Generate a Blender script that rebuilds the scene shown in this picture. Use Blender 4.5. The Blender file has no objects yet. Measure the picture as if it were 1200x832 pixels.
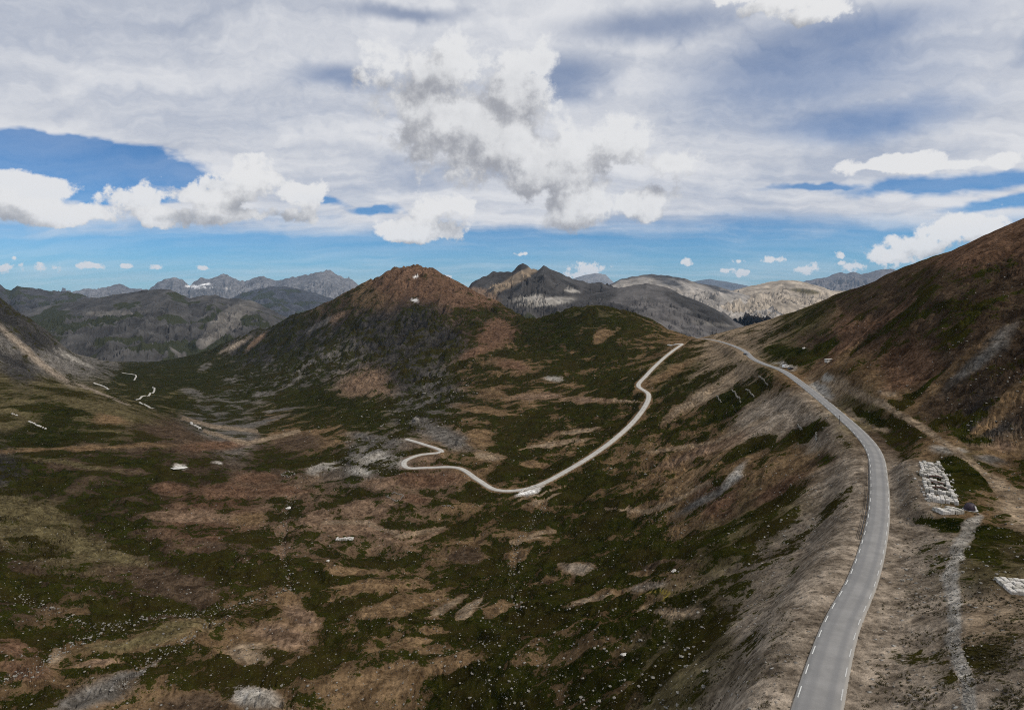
import bpy, bmesh, math, random, time
import numpy as np
R = math.radians
rnd = random.Random(7)
T0 = time.time()
sc = bpy.context.scene
col = sc.collection

# ------------------------------------------------------------------ camera
F = 715.0            # focal length in photo pixels (1200 px wide)
HZ = 335.0           # photo row of the horizon
ZC = 500.0           # camera height in the scene
cam_d = bpy.data.cameras.new('camera'); cam = bpy.data.objects.new('camera', cam_d)
col.objects.link(cam); sc.camera = cam
cam.location = (0, 0, ZC); cam.rotation_euler = (R(90), 0, 0)
cam_d.sensor_width = 36; cam_d.lens = 36 * F / 1200
cam_d.shift_y = -(416 - HZ) / 1200
cam_d.clip_start = 1; cam_d.clip_end = 120000

# ------------------------------------------------------------------ sun and exposure
SUN_AZ, SUN_EL = R(108), R(46)       # azimuth from +Y towards +X
sd = Vector = None
from mathutils import Vector
sdir = Vector((math.sin(SUN_AZ) * math.cos(SUN_EL), math.cos(SUN_AZ) * math.cos(SUN_EL), math.sin(SUN_EL)))
sun_d = bpy.data.lights.new('sun', 'SUN'); sun = bpy.data.objects.new('sun', sun_d); col.objects.link(sun)
sun_d.energy = 3.2; sun_d.angle = R(0.8); sun_d.color = (1.0, 0.95, 0.88)
sun.rotation_euler = sdir.to_track_quat('Z', 'Y').to_euler(); sun.location = (200, -100, ZC + 300)
vs = sc.view_settings
vs.view_transform = 'Standard'; vs.look = 'None'; vs.exposure = -0.32; vs.gamma = 1.0; vs.use_curve_mapping = False
cy = sc.cycles
cy.max_bounces = 4; cy.diffuse_bounces = 2; cy.glossy_bounces = 2; cy.volume_bounces = 0
cy.use_denoising = False; cy.filter_width = 1.0

# ------------------------------------------------------------------ node helper
class NT:
    def __init__(s, tree):
        s.t = tree; s.n = tree.nodes; s.l = tree.links
    def new(s, typ, **kw):
        n = s.n.new(typ)
        for k, v in kw.items(): setattr(n, k, v)
        return n
    def put(s, sock, v):
        if v is None: return
        if hasattr(v, 'is_output') or isinstance(v, bpy.types.NodeSocket): s.l.new(v, sock)
        else: sock.default_value = v
    def m(s, op, a, b=None, c=None, clamp=False):
        n = s.new('ShaderNodeMath', operation=op, use_clamp=clamp)
        for i, v in enumerate((a, b, c)): s.put(n.inputs[i], v)
        return n.outputs[0]
    def v(s, op, a, b=None, c=None, scale=None):
        n = s.new('ShaderNodeVectorMath', operation=op)
        for i, v in enumerate((a, b, c)): s.put(n.inputs[i], v)
        if scale is not None: s.put(n.inputs['Scale'], scale)
        return n.outputs['Value'] if op in ('LENGTH', 'DOT_PRODUCT', 'DISTANCE') else n.outputs[0]
    def noise(s, vec, scale, detail=3, rough=.55, lac=2.0, dist=0, color=False):
        n = s.new('ShaderNodeTexNoise'); n.noise_dimensions = '3D'
        s.put(n.inputs['Vector'], vec); n.inputs['Scale'].default_value = scale
        n.inputs['Detail'].default_value = detail; n.inputs['Roughness'].default_value = rough
        n.inputs['Lacunarity'].default_value = lac; n.inputs['Distortion'].default_value = dist
        return n.outputs[1 if color else 0]
    def mapr(s, v, a, b, c=0., d=1., smooth=True):
        n = s.new('ShaderNodeMapRange', interpolation_type='SMOOTHSTEP' if smooth else 'LINEAR')
        n.clamp = True
        for i, x in enumerate((v, a, b, c, d)): s.put(n.inputs[i], x)
        return n.outputs[0]
    def mix(s, f, a, b, blend='MIX'):
        n = s.new('ShaderNodeMix', data_type='RGBA', blend_type=blend)
        n.clamp_factor = True
        s.put(n.inputs[0], f)
        for i, x in ((6, a), (7, b)):
            if isinstance(x, tuple) and len(x) == 3: x = (*x, 1)
            s.put(n.inputs[i], x)
        return n.outputs[2]
    def xyz(s, v):
        n = s.new('ShaderNodeSeparateXYZ'); s.put(n.inputs[0], v); return n.outputs
    def comb(s, x, y, z=0.):
        n = s.new('ShaderNodeCombineXYZ')
        for i, q in enumerate((x, y, z)): s.put(n.inputs[i], q)
        return n.outputs[0]

# ------------------------------------------------------------------ world: Nishita sky with cloud layers
def ang(px, py):
    a = (px - 600) / F; t = (HZ - py) / F
    return math.atan(a), math.atan(t / math.sqrt(1 + a * a))
world = bpy.data.worlds.new('World'); sc.world = world; world.use_nodes = True
w = NT(world.node_tree); w.n.clear()
tc = w.new('ShaderNodeTexCoord'); D = tc.outputs['Generated']
dx, dy, dz = w.xyz(D)
sky = w.new('ShaderNodeTexSky', sky_type='NISHITA'); sky.sun_disc = False
sky.sun_elevation = SUN_EL; sky.sun_rotation = SUN_AZ % (2 * math.pi); sky.altitude = 2700
sky.air_density = 1.0; sky.dust_density = 0.25; sky.ozone_density = 3.0
SKY_STR = 0.085
az = w.m('ARCTAN2', dx, dy); el = w.m('ARCSINE', dz)
K = 10.0
P = w.v('SCALE', w.comb(az, el), scale=K)
warp = w.v('SUBTRACT', w.noise(D, 9, 4, .6, color=True), (.5, .5, .5))

def blobs(P, lst):
    """smallest ellipse distance of P to a list of (px, py, rx, ry) ellipses given in photo pixels"""
    out = None
    for (px, py, rx, ry) in lst:
        a, e = ang(px, py)
        a1, _ = ang(px + rx, py); a0, _ = ang(px - rx, py)
        _, e1 = ang(px, py - ry); _, e0 = ang(px, py + ry)
        sx = 2 / (K * (a1 - a0)); sy = 2 / (K * (e1 - e0))
        d = w.v('LENGTH', w.v('MULTIPLY_ADD', P, (sx, sy, 0), (-a * K * sx, -e * K * sy, 0)))
        out = d if out is None else w.m('SMOOTH_MIN', out, d, .25)
    return out

CUMULUS = [  # photo pixels: centre, half width, half height
    (290, 213, 66, 26), (235, 230, 74, 18), (340, 230, 48, 17), (185, 248, 66, 20), (90, 252, 105, 14), (290, 252, 90, 13),
    (42, 222, 44, 20), (20, 240, 36, 12), (185, 262, 40, 11), (500, 268, 54, 13), (525, 243, 42, 15), (470, 275, 32, 8),
    (920, 8, 56, 19), (880, -8, 50, 14), (945, 18, 27, 13), (1125, 270, 66, 18), (1155, 262, 44, 14), (1075, 284, 56, 14), (1045, 298, 32, 9),
    (1040, 192, 85, 10), (1130, 190, 75, 9)]
GREYS = [(520, 135, 86, 58), (590, 165, 90, 54), (500, 85, 84, 44), (640, 205, 96, 40), (600, 105, 66, 50), (705, 240, 84, 27), (720, 170, 56, 42), (650, 180, 100, 46), (780, 190, 50, 18)]
SMALL = [(47, 315, 22, 6.5), (108, 312, 19, 5), (4, 314, 14, 7), (145, 312, 9, 3), (185, 313, 8, 3.5), (235, 313, 8, 3), (18, 303, 5, 3),
    (610, 298, 9, 4), (690, 316, 24, 10), (675, 323, 30, 6), (520, 325, 10, 4), (908, 304, 13, 5), (985, 300, 8, 5), (987, 308, 7, 4),
    (945, 316, 16, 6), (805, 308, 8, 5), (850, 317, 9, 4), (865, 306, 9, 3), (1045, 305, 30, 9), (870, 320, 8, 4), (1000, 312, 20, 6)]
HOLES = [(80, 172, 110, 16), (150, 190, 120, 22), (60, 195, 120, 22), (215, 205, 60, 16), (110, 222, 120, 20), (20, 165, 60, 18)]
HOLES2 = [(1090, 214, 130, 11), (1180, 210, 60, 12), (960, 218, 70, 5), (440, 247, 36, 5), (370, 238, 34, 6), (1190, 235, 80, 8)]
THIN = [(930, 85, 150, 55), (1010, 140, 120, 25), (760, 30, 120, 22), (400, 90, 60, 16), (990, 40, 130, 30), (660, 90, 60, 30), (480, 15, 80, 12)]
# high veil: streaks from a noise on a plane far overhead
zc = w.m('ADD', w.m('MAXIMUM', dz, 0.0), 0.15)
pl = w.comb(w.m('DIVIDE', dx, zc), w.m('DIVIDE', dy, zc))
pl = w.v('ADD', w.v('MULTIPLY', pl, (0.55, 1.0, 1.0)), w.v('SCALE', warp, scale=.5))
streak = w.noise(pl, 1.0, 6, .55)
fine = w.noise(w.v('MULTIPLY', pl, (1., 1.5, 1.)), 1.9, 7, .58)
Pw = w.v('MULTIPLY_ADD', warp, (.75, .45, 0), P)
edge = ang(600, 262)[1]
cover = w.mapr(w.m('ADD', el, w.m('MULTIPLY', w.m('SUBTRACT', streak, .5), .11)), ang(600, 292)[1], ang(600, 250)[1])
h1 = w.mapr(w.m('ADD', blobs(Pw, HOLES), w.m('MULTIPLY', w.m('SUBTRACT', fine, .5), 1.1)), .70, 1.15)
h2 = w.mapr(w.m('ADD', blobs(Pw, HOLES2), w.m('MULTIPLY', w.m('SUBTRACT', fine, .5), 1.2)), .35, 1.3)
h3 = w.mapr(w.m('ADD', blobs(Pw, THIN), w.m('MULTIPLY', w.m('SUBTRACT', streak, .5), 1.2)), .2, 1.5, .40, 1.)
veil = w.m('MULTIPLY', w.m('MULTIPLY', cover, h1), w.m('MULTIPLY', h2, h3))
veil = w.m('MULTIPLY', veil, w.mapr(w.m('ADD', w.m('MULTIPLY', streak, .75), w.m('MULTIPLY', fine, .3)), .25, .58, .72, 1.))
lowv = w.m('MULTIPLY', w.mapr(fine, .25, .75, .20, .48), w.mapr(el, ang(600, 338)[1], ang(600, 285)[1], 1., .40))
veil = w.m('MAXIMUM', veil, lowv)
veil_col = w.mix(w.mapr(w.m('ADD', w.m('MULTIPLY', fine, .55), w.m('MULTIPLY', streak, .45)), .33, .62), (.46, .50, .59), (.78, .79, .82))
# cumulus: lumpy edges, lit from the sun's side (up and left)
def cfield(P, n, lst, amp, k=.85):
    return w.m('ADD', w.m('MULTIPLY', w.m('SUBTRACT', 1.0, blobs(P, lst)), k), w.m('MULTIPLY', w.m('SUBTRACT', n, .5), amp))
OFF = (.018, .044)
Pc = w.v('MULTIPLY_ADD', warp, (.42, .28, 0), P)
Doff = w.v('ADD', D, (OFF[0], 0, OFF[1]))
Poff = w.v('ADD', Pc, (OFF[0] * K * .8, OFF[1] * K * .8, 0))
q0 = w.noise(D, 15, 9, .60); q1 = w.noise(Doff, 15, 7, .60)
f0 = cfield(Pc, q0, CUMULUS, 4.0); f1 = cfield(Poff, q1, CUMULUS, 4.0)
cden = w.mapr(f0, -.02, .32)
lit = w.mapr(w.m('SUBTRACT', f0, f1), -1.0, .70)
thick = w.mapr(f0, .15, 1.25)
cum_col = w.mix(lit, (.36, .375, .41), (.84, .84, .845))
cum_col = w.mix(w.m('MULTIPLY', w.m('MULTIPLY', thick, w.m('SUBTRACT', 1., lit)), .6), cum_col, (.25, .26, .29))
g0 = cfield(Pc, q0, GREYS, 3.4, 1.0); g1 = cfield(Poff, q1, GREYS, 3.4, 1.0)
gden = w.mapr(g0, -.02, .44, 0., .93)
glit = w.mapr(w.m('SUBTRACT', g0, g1), -.70, .55)
grey_col = w.mix(glit, (.35, .36, .395), (.82, .825, .835))
grey_col = w.mix(w.m('MULTIPLY', w.mapr(g0, .5, 1.5), .28), grey_col, (.36, .37, .40))
s0 = cfield(w.v('MULTIPLY_ADD', warp, (.12, .06, 0), P), w.noise(D, 70, 5, .6), SMALL, 3.2)
sden = w.mapr(s0, .05, .55, 0., .92)
# ground-side of the world
skyc = w.v('SCALE', sky.outputs[0], scale=SKY_STR)
skyc = w.v('MULTIPLY', skyc, (.36, .80, 1.10))
c = w.mix(veil, skyc, veil_col)
c = w.mix(sden, c, (.80, .80, .81))
c = w.mix(gden, c, grey_col)
c = w.mix(w.m('MULTIPLY', cden, .95), c, cum_col)
bg = w.new('ShaderNodeBackground'); w.put(bg.inputs[0], c); bg.inputs[1].default_value = 1.2
wo = w.new('ShaderNodeOutputWorld'); w.l.new(bg.outputs[0], wo.inputs[0])
world.cycles.sampling_method = 'MANUAL'; world.cycles.sample_map_resolution = 512

# ------------------------------------------------------------------ numpy noise
f32 = np.float32
def hash2(ix, iy, seed):
    h = (ix.astype(np.int64) * 374761393 + iy.astype(np.int64) * 668265263 + seed * 974634541) & 0xffffffff
    h = ((h ^ (h >> 13)) * 1274126177) & 0xffffffff
    return (h ^ (h >> 16)) & 0xffffffff
def h01(ix, iy, seed):
    return (hash2(ix, iy, seed) & 0xffffff).astype(f32) / f32(0xffffff)
GR = np.array([[math.cos(i * math.pi / 16), math.sin(i * math.pi / 16)] for i in range(32)], f32)
def perlin(x, y, seed=0):
    fx0 = np.floor(x); fy0 = np.floor(y)
    ix = fx0.astype(np.int32); iy = fy0.astype(np.int32)
    fx = (x - fx0).astype(f32); fy = (y - fy0).astype(f32)
    u = fx * fx * fx * (fx * (fx * 6 - 15) + 10); v = fy * fy * fy * (fy * (fy * 6 - 15) + 10)
    def g(i, j):
        k = GR[(hash2(ix + i, iy + j, seed) >> 5) & 31]
        return k[..., 0] * (fx - i) + k[..., 1] * (fy - j)
    a = g(0, 0); b = g(1, 0); c_ = g(0, 1); d = g(1, 1)
    return 1.5 * (a + u * (b - a) + v * (c_ - a) + u * v * (a - b - c_ + d))
def fbm(x, y, wl, octs, seed=0, gain=.5, cell=None):
    out = np.zeros(x.shape, f32); amp = 1.0
    for o in range(octs):
        n = perlin(x / wl, y / wl, seed + o * 17)
        if cell is not None: n = n * np.clip(wl / (2.2 * cell) - .6, 0, 1)
        out += amp * n; amp *= gain; wl *= .49
    return out
def sstep(a, b, x):
    t = np.clip((x - a) / (b - a), 0, 1); return t * t * (3 - 2 * t)
def gully(x, y, px_, py_, wl, seed):
    """ridges that run down the slope: (px_, py_) is the unit direction across the slope"""
    gx = x / wl; gy = y / wl
    fx0 = np.floor(gx); fy0 = np.floor(gy)
    ix = fx0.astype(np.int32); iy = fy0.astype(np.int32)
    fx = (gx - fx0).astype(f32); fy = (gy - fy0).astype(f32)
    num = np.zeros(x.shape, f32); den = np.full(x.shape, 1e-4, f32)
    for i in (-1, 0, 1):
        for j in (-1, 0, 1):
            vx = fx - i - h01(ix + i, iy + j, seed); vy = fy - j - h01(ix + i, iy + j, seed + 5)
            wgt = np.exp(-2.6 * (vx * vx + vy * vy))
            num += wgt * np.cos((vx * px_ + vy * py_) * 6.2832 + h01(ix + i, iy + j, seed + 9) * 2.0)
            den += wgt
    return num / den
def grads(z, s, Yv):
    """dz/dX, dz/dY on a grid with X = s*Y (rows follow Y, columns follow s)"""
    dzds = np.gradient(z, axis=1) / np.gradient(s)[None, :]
    dzdy = np.gradient(z, axis=0) / np.gradient(Yv)[:, None]
    gx = dzds / Yv[:, None]
    return gx, dzdy - s[None, :] * gx

# ------------------------------------------------------------------ the land: measured points (photo px, photo py, metres ahead)
ROAD = [(938, 900, 50), (955, 832, 60), (985, 740, 84), (1010, 680, 103), (1022, 645, 119), (1030, 600, 143), (1030, 560, 167), (1025, 530, 192),
        (1010, 510, 216), (975, 478, 265), (940, 450, 332), (915, 433, 394), (897, 427, 435), (882, 420, 487), (872, 411, 557), (850, 402, 672), (828, 397, 761), (816, 396.5, 800)]
GRAVEL = [(800, 403, 785), (787, 412, 728), (775, 422, 680), (757, 440, 600), (748, 452, 565), (760, 462, 530), (748, 487, 475), (715, 518, 425), (670, 548, 395), (620, 572, 375),
          (585, 575, 378), (560, 562, 400), (535, 547, 425), (500, 548, 428), (478, 548, 430), (474, 541, 446), (490, 533, 460), (517, 529, 468), (495, 520, 495), (475, 514, 512)]
CP = ROAD + GRAVEL + [
    # right bench and track
    (1100, 832, 56), (1200, 832, 52), (1110, 700, 88), (1200, 690, 85), (1090, 570, 146), (1110, 600, 130), (1060, 640, 115), (1060, 740, 80), (1150, 640, 108), (1137, 592, 131), (1190, 560, 149),
    (985, 456, 272), (1030, 475, 230), (1080, 500, 199), (1120, 528, 170), (960, 446, 318), (940, 436, 372), (1050, 520, 180), (1330, 832, 48), (1330, 690, 78), (1330, 560, 128),
    # right slope and ridge
    (1200, 520, 166), (1200, 450, 187), (1150, 450, 199), (1100, 400, 250), (1000, 410, 338), (1000, 360, 460), (1100, 332, 320), (1200, 350, 246), (1200, 300, 292), (1200, 272, 325), (1150, 380, 240), (1050, 400, 290), (1050, 360, 360),
    (1200, 258, 352), (1130, 287, 405), (1050, 318, 500), (980, 345, 612), (920, 368, 730), (870, 384, 830), (848, 392, 868), (930, 405, 480), (900, 400, 570), (870, 400, 660), (1330, 260, 268), (1330, 215, 317), (1330, 350, 204), (1330, 205, 335),
    (1200, 270, 440), (1200, 320, 820), (1050, 338, 660), (1050, 372, 1100), (920, 388, 900), (920, 415, 1250), (1330, 225, 430), (1330, 300, 900), (850, 402, 950), (980, 365, 800),
    # left of the road, embankment
    (800, 832, 90), (700, 832, 115), (600, 832, 134), (400, 832, 150), (200, 832, 155), (0, 832, 150), (-150, 832, 138),
    (900, 700, 116), (800, 700, 150), (700, 700, 188), (600, 700, 213), (400, 700, 233), (200, 700, 235), (0, 700, 218), (-150, 700, 195), (880, 832, 72), (940, 700, 104),
    (950, 600, 165), (850, 600, 215), (750, 600, 288), (650, 600, 343), (500, 600, 363), (300, 600, 370), (100, 600, 345), (0, 600, 325), (-150, 600, 290),
    (900, 510, 272), (850, 520, 312), (800, 540, 338), (750, 550, 355), (850, 460, 430), (800, 470, 470), (860, 430, 486), (800, 430, 620), (990, 520, 212), (940, 480, 282),
    # hill in the middle
    (700, 357, 1050), (640, 373, 1150), (770, 380, 980), (800, 394, 900), (820, 399, 850), (700, 400, 880), (700, 440, 720), (650, 480, 590), (600, 520, 490), (550, 480, 620), (600, 440, 780), (600, 400, 980),
    (700, 378, 1250), (700, 405, 1600), (820, 412, 1000), (820, 430, 1400), (820, 430, 2600), (640, 385, 1400), (770, 400, 1200),
    # central peak
    (455, 323, 1715), (466, 317, 1705), (474, 318, 1702), (485, 314, 1700), (495, 316, 1695), (505, 320, 1690), (520, 327, 1680), (540, 337, 1670), (560, 346, 1660), (425, 340, 1790), (590, 362, 1620), (560, 363, 1330), (440, 333, 1750), (400, 350, 1850), (350, 371, 2000), (300, 390, 2200), (250, 408, 2350),
    (485, 345, 1520), (485, 365, 1420), (485, 400, 1150), (450, 440, 950), (400, 400, 1500), (400, 460, 930), (500, 450, 850), (540, 420, 920), (300, 440, 1400), (300, 480, 950), (350, 500, 750), (420, 500, 640), (400, 530, 520),
    (350, 410, 1700), (485, 326, 2000), (485, 352, 2600), (350, 395, 2600), (600, 378, 2000), (600, 395, 2600), (420, 360, 2200), (700, 415, 2600),
    # valley to the left
    (300, 530, 560), (230, 500, 760), (200, 470, 1000), (150, 440, 1550), (200, 431, 1800), (110, 424, 1950), (200, 424, 2600), (100, 418, 2600), (280, 420, 2000),
    (0, 440, 800), (60, 447, 780), (130, 462, 740), (190, 490, 680), (50, 520, 500), (150, 520, 520), (0, 500, 540), (-150, 500, 500), (-150, 440, 760), (0, 545, 430), (150, 552, 440), (230, 545, 470),
    (0, 446, 900), (60, 456, 920), (130, 468, 900), (190, 492, 800),
    (0, 355, 1500), (25, 372, 1560), (50, 390, 1620), (110, 428, 1750), (0, 400, 1250), (0, 432, 1050), (50, 432, 1300), (0, 372, 1900), (0, 400, 2600), (-150, 300, 1500), (-150, 400, 1050), (-150, 340, 2600),
    # nearest ground, under the frame
    (600, 1100, 85), (0, 1100, 98), (1200, 1060, 33), (900, 1100, 42), (-150, 1100, 92), (1330, 1060, 31), (300, 1100, 96)]
CP = np.array(CP, float)
def uv(px, Y): return np.stack([px / 300., np.log(Y) * 1.6], -1)
def tps(cp, val, lam):
    A = uv(cp[:, 0], cp[:, 2]); n = len(A)
    r2 = ((A[:, None] - A[None]) ** 2).sum(-1)
    Kx = .5 * r2 * np.log(r2 + 1e-12) + lam * np.eye(n)
    Pm = np.c_[np.ones(n), A]
    M = np.block([[Kx, Pm], [Pm.T, np.zeros((3, 3))]])
    sol = np.linalg.solve(M, np.r_[val, 0, 0, 0])
    def ev(px, Y):
        q = uv(px.ravel(), Y.ravel()); out = np.empty(len(q))
        for k in range(0, len(q), 20000):
            b = q[k:k + 20000]
            d = ((b[:, None] - A[None]) ** 2).sum(-1)
            out[k:k + 20000] = (.5 * d * np.log(d + 1e-12)) @ sol[:n] + sol[n] + b @ sol[n + 1:]
        return out.reshape(px.shape)
    return ev
ev = tps(CP, CP[:, 1], .0006)
NS, NY = 1060, 900
pxs = np.concatenate([np.linspace(-150, -20, 45)[:-1], np.linspace(-20, 1220, NS - 88), np.linspace(1220, 1330, 45)[1:]])
S = (pxs - 600) / F
YV = np.exp(np.linspace(math.log(36), math.log(2700), NY))
cpx = np.linspace(-150, 1330, 250); cY = np.exp(np.linspace(math.log(36), math.log(2700), 190))
GP, GY = np.meshgrid(cpx, cY)
coarse = ev(GP, GY)
def resample(coarse, cx, cyv, x, y):
    """Catmull-Rom upsampling on a regular grid"""
    def w1(g, q):
        t = (q - g[0]) / (g[1] - g[0]); i = np.clip(np.floor(t).astype(int), 0, len(g) - 2); f = t - i
        idx = np.clip(np.stack([i - 1, i, i + 1, i + 2]), 0, len(g) - 1)
        ww = np.stack([-.5*f+f**2-.5*f**3, 1-2.5*f**2+1.5*f**3, .5*f+2*f**2-1.5*f**3, -.5*f**2+.5*f**3])
        return idx, ww
    ix, wx = w1(cx, x); iy, wy = w1(cyv, y)
    tmp = sum(coarse[:, ix[k]] * wx[k][None, :] for k in range(4))
    return sum(tmp[iy[k], :] * wy[k][:, None] for k in range(4))
PYb = resample(coarse, cpx, np.log(cY), pxs, np.log(YV))
Yg = np.repeat(YV[:, None], len(S), 1); Xg = S[None, :] * Yg
Z = (HZ - PYb) / F * Yg                       # metres relative to the camera
PXg = np.repeat(pxs[None, :], NY, 0)
cell = (np.gradient(YV)[:, None] * .75 + (S[1] - S[0]) * 0 + 1.3 / F * Yg * .4).astype(f32)

# ------------------------------------------------------------------ ground cover, by place
C = dict(brown=(.140, .092, .050), pink=(.158, .106, .070), scree=(.205, .168, .130), gray=(.105, .096, .085), dgray=(.038, .035, .032), red=(.108, .064, .040),
         dbrown=(.058, .040, .026), pale=(.42, .39, .35), lgray=(.27, .25, .22), olive=(.088, .072, .036), tan=(.205, .155, .105), black=(.03, .029, .027), white=(.75, .74, .72), yellow=(.22, .17, .03))
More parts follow.
